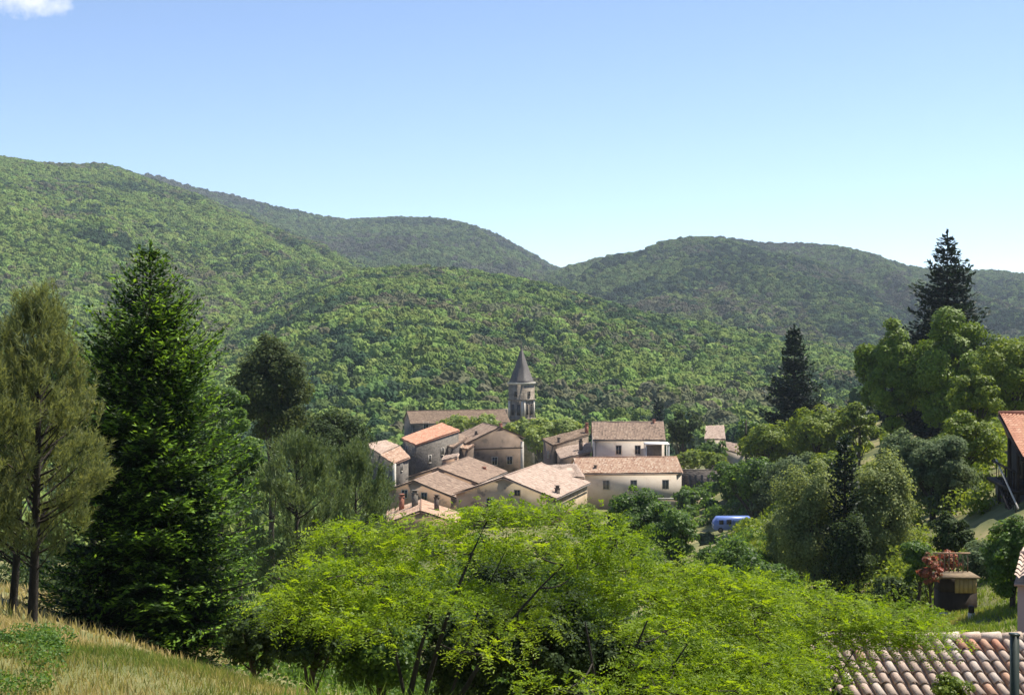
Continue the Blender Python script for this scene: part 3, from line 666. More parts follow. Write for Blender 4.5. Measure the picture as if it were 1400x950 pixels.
def shed_house(name, label, e0, e1, r1, r0, zb, wall, tile, seed=0, cat='house', inset=.22, group=None):
    """single-slope roof through four measured corners, walls straight down"""
    q = [np.asarray(p, float) for p in (e0, e1, r1, r0)]; c = sum(q) / 4
    root = thing(name, label, cat, (c[0], c[1], zb), group)
    rf = roof_sheet('roof', root, *q, M[tile], seed=seed)
    w = [p + (c - p) / np.linalg.norm((c - p)[:2]) * inset * 1.4 for p in q]
    wo = prism('wall', root, [(p[0], p[1], zb) for p in w], [p[2] - .15 for p in w], M[wall])
    return dict(root=root, roof=rf, w=w, c=c, wall=wo)
def sw(h, i, s, z, w, ht, **k):
    a, b = h['w'][i], h['w'][(i + 1) % 4]; p = a + (b - a) * s; e = b - a; nn = np.array([e[1], -e[0], 0])
    if np.dot(nn, p - h['c']) < 0: nn = -nn
    return window(h['root'], (p[0], p[1], z), nn, w, ht, **k)

# ------------------------------------------------------------------ the village
# tan gabled house with the wide pale roof
A = P(688, 652, 190); B = np.array([4.4, 208, A[2]])
h = gable_house('village_house', 'tan gabled house with wide sunlit pale pink roof behind the locust tree', A, B, 7.2, 7.4, .36, gz(0, 195) - .3, 'tan', 'tile_pink', seed=1, oh=.4)
gw(h, 'front', 1.9, A[2] - 2.1, .75, .7, frame='tan'); gw(h, 'front', -2.0, A[2] - 3.6, .9, 1.2); gw(h, 'right', 2.2, A[2] - 4.3, .7, 1.6); gw(h, 'right', 5.5, A[2] - 4.5, .8, 1.2)
chimney(h['roof'], P(762, 683, 191.5), .55, 1.5, 'chim')
# small roof linking it with the long cream house
h = shed_house('house_annex', 'low pale roofed annex between tan gabled house and long cream house', P(760, 652, 204), P(800, 652, 206), P(788, 634, 213), P(742, 636, 213), gz(8, 208) - .3, 'cream', 'tile_pink', seed=2)
# long cream house with mixed tiles
x0, x1 = ux(787, 214), ux(927, 214); e = CZ - (647 - V0) / FPX * 214
yR = 219.5; rz_ = CZ - (625.5 - V0) / FPX * yR
h = gable_house('village_house', 'long low cream house with mottled orange tiles and shuttered windows', (ux(786, 214) , yR, rz_), (ux(929, 217), yR + 1.0, rz_), 5.5, 5.5, (rz_ - e) / 5.5, gz(15, 214) - .4, 'cream', 'tile_mix', seed=4, oh=.3, cap='tile_mix')
for uu_ in (826, 864, 908):
    c = P(uu_, 663, 214.3); s = c[0] - h['A'][0]; gw(h, 'right', s, c[2], .85, 1.25, shut=False, pane='shutter', frame='trim')
MB().box(((x0 + x1) / 2 + .2, 214.37, e - .26), (x1 - x0 - .2, .12, .16), .07).build('cornice', M['terracotta'], h['root'])
chimney(h['roof'], P(814, 641, 216), .35, .5, 'chim', pot=False)
# taller cream house behind
yR = 232.5; rz_ = CZ - (577 - V0) / FPX * yR; e = CZ - (601 - V0) / FPX * 227
h = gable_house('village_house', 'tall cream house with two windows above the long low house', (ux(809, yR), yR, rz_), (ux(906, yR), yR - .3, rz_), 5.6, 5.6, (rz_ - e) / 5.6, gz(18, 228) - .4, 'cream', 'tile_old', seed=6, oh=.28, cap='tile_pink')
for uu_ in (847, 873):
    c = P(uu_, 615, 227); gw(h, 'right', c[0] - h['A'][0], c[2], .8, 1.35, frame='trim', shut=False)
chimney(h['roof'], P(894, 580, 232), .35, .7, 'redbrick', pot=False)
bar('verge', h['root'], np.array([ux(906, yR), yR, rz_ + .05]), P(909.5, 603, 227) + UP * .05, .12, M['tile_pink'])
for k, vv in enumerate((.0,)):
    pg = thing('pergola', 'white flat topped veranda beside the tall cream house', 'pergola', (ux(898, 224), 224, gz(ux(898, 224), 224)))
    zt = P(0, 606, 224)[2]; xa, xb = ux(881, 224), ux(914, 224)
    MB().box(((xa + xb) / 2, 224.0, zt), (xb - xa, 3.4, .16)).build('roof_slab', M['white'], pg)
    zg = gz(ux(898, 224), 224)
    for xx in (xa + .12, xb - .12):
        for yy in (222.5, 225.5): MB().box((xx, yy, (zg - .3 + zt - .08) / 2), (.14, .14, zt - .08 - zg + .3)).build('post', M['white'], pg)
    MB().box(((xa + xb) / 2 - .3, 225.62, zt - 1.6), (xb - xa - 1.2, .08, 2.9)).build('back_panel', M['shutter'], pg)
# pair of lean-to roofs left of the tall cream house
h = shed_house('village_house', 'narrow greyish house with sloping brown roof beside the plane trees', P(756, 609, 233), P(806, 593, 246), P(800, 585, 249), P(741, 600, 238), gz(9, 238) - .4, 'brownrender', 'tile_brown', seed=8)
sw(h, 3, .5, P(0, 622, 235)[2], .6, 1.0)
chimney(h['roof'], P(802, 590, 246), .5, 1.1, 'redbrick'); chimney(h['roof'], P(764, 606, 236), .4, .9, 'chim', pot=False)
h = shed_house('village_house', 'small pale roofed house tucked against the tall cream house', P(766, 627, 228), P(809, 617, 231), P(808, 604, 238), P(758, 613, 235), gz(10, 232) - .4, 'brownrender', 'tile_pink', seed=9)
chimney(h['roof'], P(794, 613, 233), .5, 1.2, 'chim')
# brown gabled house facing the camera
A = P(684, 584, 250); B = A + np.array([-3.2, 9.5, 0])
h = gable_house('village_house', 'brown gabled house with a ledge across its shaded gable', A, B, 6.4, 4.6, .42, gz(-4, 252) - .4, 'brownrender', 'tile_old', seed=11, oh=.3)
a_, b_ = h['A'] - h['rt'] * h['wl'], h['A'] + h['rt'] * h['wr']; zl = P(0, 613, 250)[2]
MB().tube([np.array([a_[0], a_[1] - .12, zl]), np.array([b_[0], b_[1] - .12, zl])], .13, 6).build('ledge', M['tile_brown'], h['root'])
MB().box(np.array([b_[0] - .1, b_[1] - .1, (zl + gz(-1, 250)) / 2]), (.6, .3, zl - gz(-1, 250) + 2.2)).build('corner_pilaster', M['trim'], h['root'])
gw(h, 'front', -1.0, zl - 2.2, .9, 1.3); gw(h, 'front', 1.8, zl - 2.2, .9, 1.3)
chimney(h['roof'], A + np.array([.05, .6, .0]), .5, .55, 'redbrick', pot=False); chimney(h['roof'], P(651, 601, 252), .45, 1.1, 'chim')
# long house with bright orange roof and tall dark wall
h = shed_house('village_house', 'tall dark walled house with plain orange roof', P(549, 599, 240), P(569, 608, 235), P(629, 588, 247), P(604, 578, 252), gz(-17, 240) - .4, 'greystone', 'tile_red', seed=13)
sw(h, 0, .3, P(0, 615, 238)[2], .7, 1.2, frame='trim'); sw(h, 0, .75, P(0, 617, 237)[2], .7, 1.2, frame='trim'); sw(h, 1, .3, P(0, 628, 238)[2], .8, 1.2); sw(h, 1, .6, P(0, 618, 241)[2], .8, 1.2)
# house below it with a corner quoin
h = shed_house('village_house', 'grey stone house with small pinkish roof and pale quoins', P(520, 622, 228), P(539, 634, 222), P(561, 625, 228), P(547, 610, 234), gz(-19, 226) - .4, 'greystone', 'tile_mix', seed=14)
c = h['w'][1]; MB().box((c[0], c[1], (c[2] - .2 + gz(-19, 226)) / 2), (.4, .4, c[2] - .2 - gz(-19, 226) + .4), .6).build('quoin', M['trim'], h['root'])
sw(h, 0, .5, P(0, 645, 224)[2], .7, 1.1); sw(h, 1, .5, P(0, 640, 224)[2], .7, 1.1)
h = shed_house('village_house', 'grey stone house with worn pink roof by the pines', P(497, 607, 236), P(521, 621, 231), P(546, 609, 240), P(528, 602, 245), gz(-22, 238) - .4, 'greystone', 'tile_pink', seed=15)
sw(h, 0, .5, P(0, 622, 233)[2], .6, 1.0)
# cluster between orange roof and brown gable
h = shed_house('village_house', 'small house with brown roof behind the dark walled house', P(600, 606, 246), P(620, 612, 242), P(640, 597, 252), P(620, 590, 256), gz(-10, 248) - .4, 'darkstone', 'tile_old', seed=16)
chimney(h['roof'], P(613, 604, 247), .5, 1.2, 'chim')
h = shed_house('village_house', 'little house with rosy roof against the brown gabled house', P(625, 611, 247), P(640, 614, 245), P(664, 596, 254), P(645, 592, 257), gz(-8, 250) - .4, 'brownrender', 'tile_mix', seed=17)
h = shed_house('garden_shed', 'tiny lean-to with bright white roof beside the dark wall', P(604, 629, 233), P(626, 624, 233), P(628, 619, 236), P(607, 623, 236), gz(-11, 234) - .4, 'terracotta', 'tile_pink', seed=18, cat='shed', inset=.15)
# big brown roof: two joined houses
A = P(641, 625, 234); A2 = P(598, 639, 217)
B = np.array([A[0], A[1], (A[2] + A2[2]) / 2]); A2[2] = B[2]
h = gable_house('village_house', 'house with large brown tiled roof and chimney in the village middle', A2, B, 5.0, 6.6, .34, gz(-9, 226) - .4, 'terracotta', 'tile_old', seed=19)
chimney(h['roof'], P(662, 652, 228), .6, 1.2, 'redbrick')
bar('tile_ridge_line', h['root'], P(607, 640, 219), P(622, 650, 217), .16, M['tile_pink'])
A = P(565, 657, 205); B = np.array([-11.4, 216.8, A[2]])
h = gable_house('village_house', 'terracotta gabled house joined below the large brown roof', A, B, 4.3, 6.8, .36, gz(-14, 208) - .4, 'terracotta', 'tile_old', seed=20, cap='tile_pink')
gw(h, 'front', -1.4, A[2] - 2.0, .8, 1.1); gw(h, 'front', 1.6, A[2] - 2.3, .8, 1.1)
# low front roof with three chimneys
B = P(576, 683, 191); A = B + np.array([.6, -11, 0])
h = gable_house('village_house', 'low house with three chimneys half hidden by the locust tree', A, B, 4.6, 5.2, .34, gz(-12, 186) - .4, 'terracotta', 'tile_mix', seed=22)
chimney(h['roof'], P(549, 694, 188), .6, 1.4, 'redbrick'); chimney(h['roof'], P(567, 690, 187), .7, 1.5, 'greystone'); chimney(h['roof'], P(597, 694, 186), .55, 1.3, 'chim')
# church nave and belfry
A = np.array([ux(556, 293), 293, P(0, 562, 293)[2]]); B = np.array([ux(690, 297), 297, A[2]])
h = gable_house('church_nave', 'long church hall with brown tiled roof behind the plane trees', A, B, 6.5, 6.5, .33, gz(-12, 293) - .5, 'darkstone', 'tile_brown', seed=23, cat='church', oh=.3)
for s in (3., 8., 13.): gw(h, 'right', s, P(0, 584, 288)[2], .9, 2.0)
# tower
td = 305.; tx = ux(713, td); tz0 = gz(tx, td) - .5; tz1 = P(0, 524, td)[2]; ts = 4.05; rot = R(45 + 8)
tw_ = thing('church_tower', 'stone church belfry with pointed slate spire', 'tower', (tx, td, tz0))
MB().box((tx, td, (tz0 + tz1) / 2), (ts, ts, tz1 - tz0), rot).build('shaft', M['towerstone'], tw_)
zs = P(0, 546, td)[2]; zs2 = P(0, 572, td)[2]
for zz_, ex in ((zs, .22), (zs2, .25)): MB().box((tx, td, zz_), (ts + ex * 2, ts + ex * 2, .28), rot).build('string_course', M['towerstone'], tw_)
MB().box((tx, td, tz1 + .12), (ts + .4, ts + .4, .3), rot).box((tx, td, tz1 - .12), (ts + .24, ts + .24, .18), rot).build('cornice', M['trim'], tw_)
for q in range(4):
    a = rot + q * math.pi / 2; nn = np.array([math.cos(a), math.sin(a), 0]); sx = np.array([-nn[1], nn[0], 0])
    for sg in (-.75, .75):
        c = np.array([tx, td, 0]) + nn * ts / 2 + sx * sg
        window(tw_, (c[0], c[1], (zs + zs2) / 2 - .1), nn, .75, 2.3, frame='towerstone', name='belfry_opening')
    c = np.array([tx, td, 0]) + nn * ts / 2
    window(tw_, (c[0], c[1], P(0, 538, td)[2]), nn, .7, 1.0, frame='towerstone', name='belfry_opening')
    for sg in (-1, 1):
        c = np.array([tx, td, 0]) + nn * (ts / 2 + .06) + sx * sg * (ts / 2 - .3)
        MB().box((c[0], c[1], (zs2 + zs) / 2), (.12, .5, zs - zs2 - .3), a).build('corner_buttress', M['trim'], tw_)
zt = P(0, 477, td)[2]; m = MB(); ring = []
for lv, (hh, rr) in enumerate(((0, 2.85), (.05, 2.6), (.45, 1.45), (1.0, .07))):
    for q in range(4):
        a = rot + math.pi / 4 + q * math.pi / 2
        ring.append((tx + math.cos(a) * rr, td + math.sin(a) * rr, tz1 + .27 + (zt - tz1) * hh))
m.add(ring, [(lv * 4 + q, lv * 4 + (q + 1) % 4, lv * 4 + 4 + (q + 1) % 4, lv * 4 + 4 + q) for lv in range(3) for q in range(4)] + [(3, 2, 1, 0)])
sp_ = m.build('spire', M['slate'], tw_)
MB().tube([(tx, td, zt - .3), (tx, td, P(0, 469, td)[2])], (.14, .05), 6).box((tx, td, P(0, 472, td)[2]), (.6, .1, .1)).build('finial', M['slate'], sp_)
MB().box((tx - 3.4, td + 2.5, (tz0 + P(0, 560, td)[2]) / 2), (1.6, 1.6, P(0, 560, td)[2] - tz0), rot).build('stair_turret', M['towerstone'], tw_)
# further houses to the right
h = shed_house('village_house', 'small far house with pink roof among the trees', P(963, 600, 255), P(992, 600, 255), P(990, 581, 264), P(965, 582, 264), gz(35, 258) - .5, 'cream', 'tile_pink', seed=30)
h = shed_house('garden_shed', 'pale low roof under the tree near the far pink roofed house', P(985, 612, 240), P(1018, 622, 236), P(1010, 607, 244), P(985, 602, 246), gz(38, 240) - .4, 'cream', 'tile_pink', seed=31, cat='shed')
# garden wall and terrace
wz = thing('garden_wall', 'dark stone retaining wall beside the long cream house', 'wall', (ux(955, 217), 217, gz(ux(955, 217), 217)))
xa, xb = ux(929, 217), ux(990, 217); za, zb_ = P(0, 643, 217)[2], P(0, 675, 217)[2] - 1.5
MB().box(((xa + xb) / 2, 217.3, (za + zb_) / 2), (xb - xa, .6, za - zb_)).build('wall', M['darkstone'], wz)
MB().box(((xa + xb) / 2, 217.3, za + .07), (xb - xa + .1, .75, .13)).build('coping', M['greystone'], wz)
for i in range(7):
    xx = xa + .5 + i * (xb - xa - 1) / 6; MB().box((xx, 216.93, (za + zb_) / 2 - .3), (.35, .12, za - zb_ - .8)).build('pier', M['darkstone'], wz)
tzz = P(0, 681, 203)[2]; tr_ = thing('terrace_wall', 'low pale terrace wall below the dark garden wall', 'wall', (ux(938, 203), 203, gz(ux(938, 203), 203) - .3))
xa, xb = ux(900, 203), ux(976, 203); g0 = gz(ux(938, 203), 203) - .6
MB().box(((xa + xb) / 2, 203, (tzz + g0) / 2 - .1), (xb - xa, .45, tzz - g0 - .2)).build('wall', M['tan'], tr_)
MB().box(((xa + xb) / 2, 203, tzz - .04), (xb - xa + .1, .6, .12)).build('coping', M['trim'], tr_)

# pole by the far house
px, pd = ux(1020, 214), 214.; pb = gz(px, pd) - .2; pt = P(0, 574, pd)[2]
o = thing('utility_pole', 'thin dark wooden pole standing among the trees right of the garden wall', 'pole', (px, pd, pb))
MB().tube([(px, pd, pb), (px, pd, pt)], (.15, .11), 8).build('shaft', M['darkwood'], o); MB().box((px, pd - .12, pt - .5), (1.1, .09, .1)).build('crossarm', M['darkwood'], o)
for k in (-.42, .42): MB().tube([(px + k, pd - .12, pt - .45), (px + k, pd - .12, pt - .28)], .04, 6).build('insulator', M['white'], o)

# blue van
def van():
    d = 178.; xc = ux(1000, d); z0 = gz(xc, d); zt = P(0, 706, d)[2]; z0 = max(z0, zt - 2.5); Lh = 2.35
    r = thing('parked_van', 'bright blue van parked among shrubs below the village', 'van', (xc, d, z0))
    prof = [(-Lh, .45), (-Lh, 1.1), (-Lh + .08, 1.3), (-Lh + .42, zt - z0 - .12), (-Lh + .6, zt - z0 - .02), (Lh - .05, zt - z0), (Lh, zt - z0 - .12), (Lh, .4), (Lh - .3, .32), (-Lh + .2, .32)]
    w = .92; V = [np.array([xc + p[0], d - w, z0 + p[1]]) for p in prof] + [np.array([xc + p[0], d + w, z0 + p[1]]) for p in prof]; n = len(prof)
    m = MB(); m.add(V, [tuple(range(n))[::-1], tuple(range(n, 2 * n))] + [(i, (i + 1) % n, n + (i + 1) % n, n + i) for i in range(n)]); b = m.build('body', M['blue'], r)
    hh = zt - z0
    MB().box((xc - .45, d - w - .012, z0 + hh * .72), (.62, .03, hh * .3)).build('side_window', M['glass'], r)
    MB().box((xc - 1.42, d - w - .012, z0 + hh * .70), (.55, .03, hh * .28)).build('side_window', M['glass'], r)
    MB().box((xc + .1, d - w - .011, z0 + hh * .5), (.025, .02, hh * .75)).build('door_seam', M['rubber'], r); MB().box((xc + 1.4, d - w - .011, z0 + hh * .5), (.025, .02, hh * .75)).build('door_seam', M['rubber'], r)
    MB().box((xc + .3, d - w - .03, z0 + hh * .5), (.2, .05, .05)).build('door_handle', M['rubber'], r)
    for sx in (-1.5, 1.45):
        for sy in (-1, 1):
            wv = MB().tube([(xc + sx, d + sy * (w - .2), z0 + .33), (xc + sx, d + sy * (w + .02), z0 + .33)], .33, 14).build('wheel', M['rubber'], r)
            MB().tube([(xc + sx, d + sy * (w - .1), z0 + .33), (xc + sx, d + sy * (w + .035), z0 + .33)], .2, 10).build('rim', M['shutter'], wv)
    MB().box((xc - Lh - .01, d - .65, z0 + .95), (.05, .3, .18)).build('headlight', M['white'], r); MB().box((xc - Lh - .01, d + .65, z0 + .95), (.05, .3, .18)).build('headlight', M['white'], r)
van()

# ------------------------------------------------------------------ right edge: chalet with orange roof
def chalet():
    z0 = gz(ux(1405, 76), 76) - .3
    c0 = P(1366, 566, 79.5)                     # ridge, left end
    r1 = c0 + np.array([9, 1.0, 0]); c1 = P(1399, 626, 73.0); e1 = c1 + np.array([9, 1.0, 0])
    b0 = c0 + np.array([2.3, 5.0, -1.9]); b1 = r1 + np.array([.6, 5., -1.9])
    r = thing('timber_house', 'dark timber house with orange tiled roof and balcony at the right edge', 'house', ((c0[0] + r1[0]) / 2, 78, z0))
    roof_sheet('roof', r, c1, e1, r1, c0, M['tile_red'], pitch=.22, row=.35, seed=41, amp=.04); roof_sheet('roof', r, b0, b1, r1, c0, M['tile_red'], pitch=.22, row=.35, seed=42)
    bar('ridge_cap', r, c0 + UP * .05, r1 + UP * .05, .13, M['tile_red'])
    bar('verge_board', r, c0 - UP * .12, c1 - UP * .12, .09, M['darkwood'])
    L0 = np.array([c0[0] + 1.5, 80.5, 0]); 
    w = [(c1[0] + 1.5, 74.4), (c1[0] + 8, 75.2), (c1[0] + 8, 82.5), (c1[0] + 2.4, 82.0)]
    zt = lambda y: c1[2] - .25 + (min(y, 79.5) - 73.) / 6.5 * (c0[2] - c1[2]) - max(0, y - 79.5) * .38
    prism('wall', r, [(p[0], p[1], z0) for p in w], [zt(p[1]) - .1 for p in w], M['darkwood'])
    # balcony on the left gable
    zf = P(0, 668, 76)[2]
    prism('base_wall', r, [(c1[0] + .5, 74.6, z0 - .6), (c1[0] + 1.6, 74.6, z0 - .6), (c1[0] + 2.4, 81.5, z0 - .6), (c1[0] + 1.3, 81.0, z0 - .6)], [zf - .1] * 4, M['darkstone'])
    fl = MB().box((c1[0] + 1.1, 77.6, zf), (1.5, 6.6, .16), -.13).build('balcony_floor', M['darkwood'], r)
    for i in range(5):
        yy = 74.6 + i * .7; xx = c1[0] + .15 + (yy - 74) * .135
        MB().box((xx, yy, zf + .52), (.07, .07, .95)).build('baluster', M['darkwood'], r)
    MB().box((c1[0] + .63, 77.6, zf + 1.02), (.1, 6.6, .09), -.135).build('handrail', M['darkwood'], r)
    for yy in (74.6, 76.6):
        xx = c1[0] + .2 + (yy - 74) * .135
        MB().box((xx, yy, (z0 - .3 + zt(yy)) / 2), (.16, .16, zt(yy) - z0 + .2)).build('post', M['darkwood'], r)
    for yy in (76.4, 79.0): window(r, (c1[0] + 1.5 + (yy - 74.4) * .118, yy, zf + 1.3), (-1, .118), .9, 1.9, frame='wood')
    # outside stair rail
    a = P(1362, 628, 80.5); b = P(1392, 695, 71.5)
    st = MB()
    for i in range(12):
        q = a + (b - a) * (i + .5) / 12; st.box(q - UP * 1.0 + np.array([.45, 0, 0]), (.9, .75, .06))
    st.build('stair_treads', M['darkwood'], r)
    bar('stair_rail', r, a, b, .05, M['trim'])
    for i in range(9):
        q = a + (b - a) * (i + .2) / 9; MB().box(q - UP * .5, (.04, .04, 1.0)).build('stair_baluster', M['darkwood'], r)
    bar('stair_string', r, a - UP * 1.05, b - UP * 1.05, .1, M['darkwood'])
    for k in (.15, .5, .85):
        q = a + (b - a) * k; g0 = gz(q[0], q[1]); MB().box((q[0], q[1], (g0 - .2 + q[2] - 1.0) / 2), (.12, .12, q[2] - 1.0 - g0 + .2)).build('stair_post', M['darkwood'], r)
chalet()

# ------------------------------------------------------------------ foreground tiled outbuilding
def outbuilding():
    yr = 27.0; zr = P(0, 874, yr)[2]; x0, x1 = ux(1109, yr), 13.2; pit = math.tan(R(20)); Ls = 3.3
    dx, dy, dz = .05 * Ls, -.94 * Ls, -.342 * Ls; z0 = gz(8, 26) - .3
    r = thing('stone_outbuilding', 'outbuilding with pale clay barrel tile roof below the locust tree', 'building', ((x0 + x1) / 2, 26, z0))
    sv = np.array([.05, -.939, -.342]); sv /= np.linalg.norm(sv); xv = np.array([1., 0.0, 0]); nv = np.cross(xv, -sv); nv = nv if nv[2] > 0 else -nv
    rf = thing('roof', '', '', (0, 0, 0)); 
    for k_ in ('label', 'category'): del rf[k_]
    # boarding under the tiles
    q = [np.array([x0 - .05, yr, zr]), np.array([x1, yr, zr]), np.array([x1, yr, zr]) + sv * Ls, np.array([x0 - .05, yr, zr]) + sv * Ls]
    bpy.data.objects.remove(rf)
    m = MB(); m.add([p - nv * .05 for p in q] + [p - nv * .16 for p in q], [(0, 1, 2, 3), (7, 6, 5, 4), (0, 4, 5, 1), (1, 5, 6, 2), (2, 6, 7, 3), (3, 7, 4, 0)])
    rf = m.build('roof', M['tile_brown'], r)
    q2 = [np.array([x0, yr, zr]), np.array([x1, yr, zr]), np.array([x1, yr + 3.0, zr - 1.1]), np.array([x0, yr + 3.0, zr - 1.1])]
    roof_sheet('back_roof', r, q2[3], q2[2], q2[1], q2[0], M['tile_old'], pitch=.225, row=.36, seed=50)
    # single tiles: tapered half barrels, convex (cover) and concave (channel)
    def tile_mesh(conv, nm):
        nseg = 7; Lt = .43; V = []; 
        for (t, rad, lift) in ((0, .070, .0), (1, .096, .014)):
            for inner in (0, 1):
                for k in range(nseg + 1):
                    a = math.pi * k / nseg; rr_ = rad - inner * .013
                    V.append(xv * math.cos(a) * rr_ + nv * ((math.sin(a) * rr_ * .85) * (1 if conv else -.6) + lift) + sv * t * Lt)
        n = nseg + 1; Fs = []
        for k in range(nseg):
            Fs += [(k, k + 1, 2 * n + k + 1, 2 * n + k), (n + k + 1, n + k, 3 * n + k, 3 * n + k + 1), (2 * n + k, 2 * n + k + 1, 3 * n + k + 1, 3 * n + k)]
        Fs += [(0, 2 * n, 3 * n, n), (n - 1, 2 * n - 1, 4 * n - 1, 3 * n - 1)]
        me = bpy.data.meshes.new(nm); me.from_pydata([tuple(v) for v in V], [], Fs); me.update()
        for p in me.polygons: p.use_smooth = len(p.vertices) == 4
        return me
    mats = []
    for i, (c1, c2) in enumerate([((.40, .27, .20), (.56, .43, .35)), ((.42, .31, .24), (.55, .43, .34)), ((.44, .24, .15), (.56, .35, .24)), ((.34, .24, .18), (.50, .38, .30)), ((.46, .36, .29), (.60, .50, .42)), ((.46, .20, .12), (.54, .29, .19))]):
        mats.append(surf('clay_tile', [(.3, c1), (.52, c2), (.75, tuple(k * .62 for k in c1))], scale=7, bump=.3, bscale=40, detail=6))
    covers = []
    for mt in mats:
        a = tile_mesh(True, 'roof_tile'); a.materials.append(mt); covers.append(a)
    ch = tile_mesh(False, 'channel_tile'); ch.materials.append(mats[3])
    rs = np.random.RandomState(5); org = gloc(rf); nc = int((x1 - x0) / .225); nr = 8; rowp = .36
    for j in range(nr):
        for i in range(nc):
            p = np.array([x0 + .11 + i * .225, yr, zr]) + sv * (j * rowp + rs.normal() * .012 + .02) + nv * (.012 + rs.normal() * .004)
            k = rs.choice(6, p=[.26, .24, .12, .16, .16, .06])
            o = bpy.data.objects.new('roof_tile', covers[k]); col.objects.link(o); o.parent = rf; o.location = p - org; o.rotation_euler = (rs.normal() * .012, rs.normal() * .03, rs.normal() * .03)
    m = MB()
    for i in range(nc + 1):
        V = np.array([v.co[:] for v in ch.vertices]); 
        for j in range(nr): m.add(V + np.array([x0 + i * .225, yr, zr]) + sv * j * rowp + nv * .008, [tuple(p.vertices) for p in ch.polygons])
    o = m.build('channel_tiles', mats[3], rf); o['kind'] = 'stuff'
    # ridge tiles
    cm = tile_mesh(True, 'ridge_tile')
    for i in range(int((x1 - x0) / .40)):
        o = MB().tube([(x0 + i * .40, yr, zr + .03), (x0 + i * .40 + .43, yr, zr + .045)], (.10, .115), 9).build('ridge_tile', mats[[4, 1, 4, 0][i % 4]], rf)
    # walls
    ye = yr + sv[1] * (Ls - .25); xs = x0 + .1
    prism('wall', r, [(xs, ye, z0), (x1 - .1, ye, z0), (x1 - .1, yr, z0), (x1 - .1, yr + 2.8, z0), (xs, yr + 2.8, z0), (xs, yr, z0)],
          [zr + sv[2] * (Ls - .25) - .2, zr + sv[2] * (Ls - .25) - .2, zr - .22, zr - 1.2, zr - 1.2, zr - .22], M['greystone'])
    window(r, (9, ye - .0, zr - 2.0), (0, -1), .7, .8, frame='trim')
outbuilding()
def pink_house():
    d = 31.2; z0 = gz(12, 31) - .3; xa = ux(1391, d); zt = P(0, 792, d)[2]
    r = thing('rendered_house', 'pinkish rendered house corner with tile eave at the right edge', 'house', (xa + 2, d + 2, z0))
    q = [(xa, d, z0), (xa + 4.5, d, z0), (xa + 5.2, d + 4, z0), (xa + 1.9, d + 4, z0)]
    prism('wall', r, q, [zt] * 4, M['pinkrender'])
    e0, e1 = np.array([xa - .14, d - .18, zt + .05]), np.array([xa + 4.7, d - .18, zt + .05]); r0, r1 = np.array([xa + .8, d + 2, zt + .16]), np.array([xa + 4.7, d + 2, zt + .16])
    roof_sheet('roof', r, e0, e1, r1, r0, M['tile_pink'], pitch=.22, row=.36, seed=60, thick=.06); b0, b1 = e0 + np.array([1.9, 4.36, 0]), e1 + np.array([.6, 4.36, 0])
    roof_sheet('roof', r, b0, b1, r1, r0, M['tile_pink'], pitch=.22, row=.36, seed=61, thick=.06); bar('ridge_cap', r, r0 + UP * .04, r1 + UP * .04, .1, M['tile_pink'])
    window(r, (xa + 1.6, d, zt - 1.3), (0, -1), .8, 1.2, shut=True)
pink_house()
# dark metal post in front of the roof
px, pd = ux(1387, 22.5), 22.5; pt = P(0, 868, pd)[2]; pb = gz(px, pd) - .25
o = thing('fence_post', 'dark green metal post standing in front of the tiled roof', 'post', (px, pd, pb))
MB().box((px, pd, (pt + pb) / 2), (.115, .115, pt - pb)).build('shaft', M['metal'], o); MB().box((px, pd, pt + .015), (.14, .14, .03)).build('cap', M['metal'], o)
MB().box((px, pd, pb + .27), (.24, .24, .04)).build('base_plate', M['metal'], o)

# garden hut with railing, lawn bench post
def hut():
    d = 53.; xa, xb = ux(1282, d), ux(1330, d); zb = gz((xa + xb) / 2, d) - .25; zf = P(0, 806, d)[2]; zc = (xa + xb) / 2
    r = thing('garden_hut', 'small wooden hen house with golden boards beside the red shrub', 'hut', (zc, d, zb))
    w = xb - xa; zt = P(0, 787, d)[2]
    base = MB(); base.box((zc, d, (zb + zf) / 2), (w, 1.0, zf - zb)); base.build('base', M['darkwood'], r)
    n = 5
    for i in range(n):
        bw = w * .62 / n; MB().box((xb - bw * (i + .5) - .02, d - .51 + .002 * (i % 2), (zf + zt) / 2 - .02), (bw - .012, .03, zt - zf)).build('board', M['yellowwood'], r)
    MB().box((zc, d, (zf + zt) / 2), (w - .02, .98, zt - zf - .01)).build('body', M['darkwood'], r)
    MB().box((zc, d - .02, zt + .04), (w + .16, 1.2, .06)).build('lid', M['wood'], r)
    for i in range(8): MB().box((xa + .05 + i * (w - .1) / 7, d + .45, zt + .4), (.035, .035, .7)).build('baluster', M['wood'], r)
    MB().box((zc, d + .45, zt + .78), (w + .1, .06, .05)).build('handrail', M['terracotta'], r)
    MB().box((zc - .15, d - .85, zb + .3), (w + .1, .6, .14)).build('doorstep', M['trim'], r)
hut()
px, pd = ux(1328, 46), 46.; pb = gz(px, pd) - .1; pt = P(0, 828, pd)[2]
o = thing('garden_post', 'short dark post with pale foot on the sunny lawn', 'post', (px, pd, pb))
MB().tube([(px, pd, pb + .3), (px, pd, pt)], .1, 8).build('shaft', M['darkwood'], o); MB().tube([(px, pd, pb), (px, pd, pb + .32)], (.13, .12), 8).build('foot', M['trim'], o)

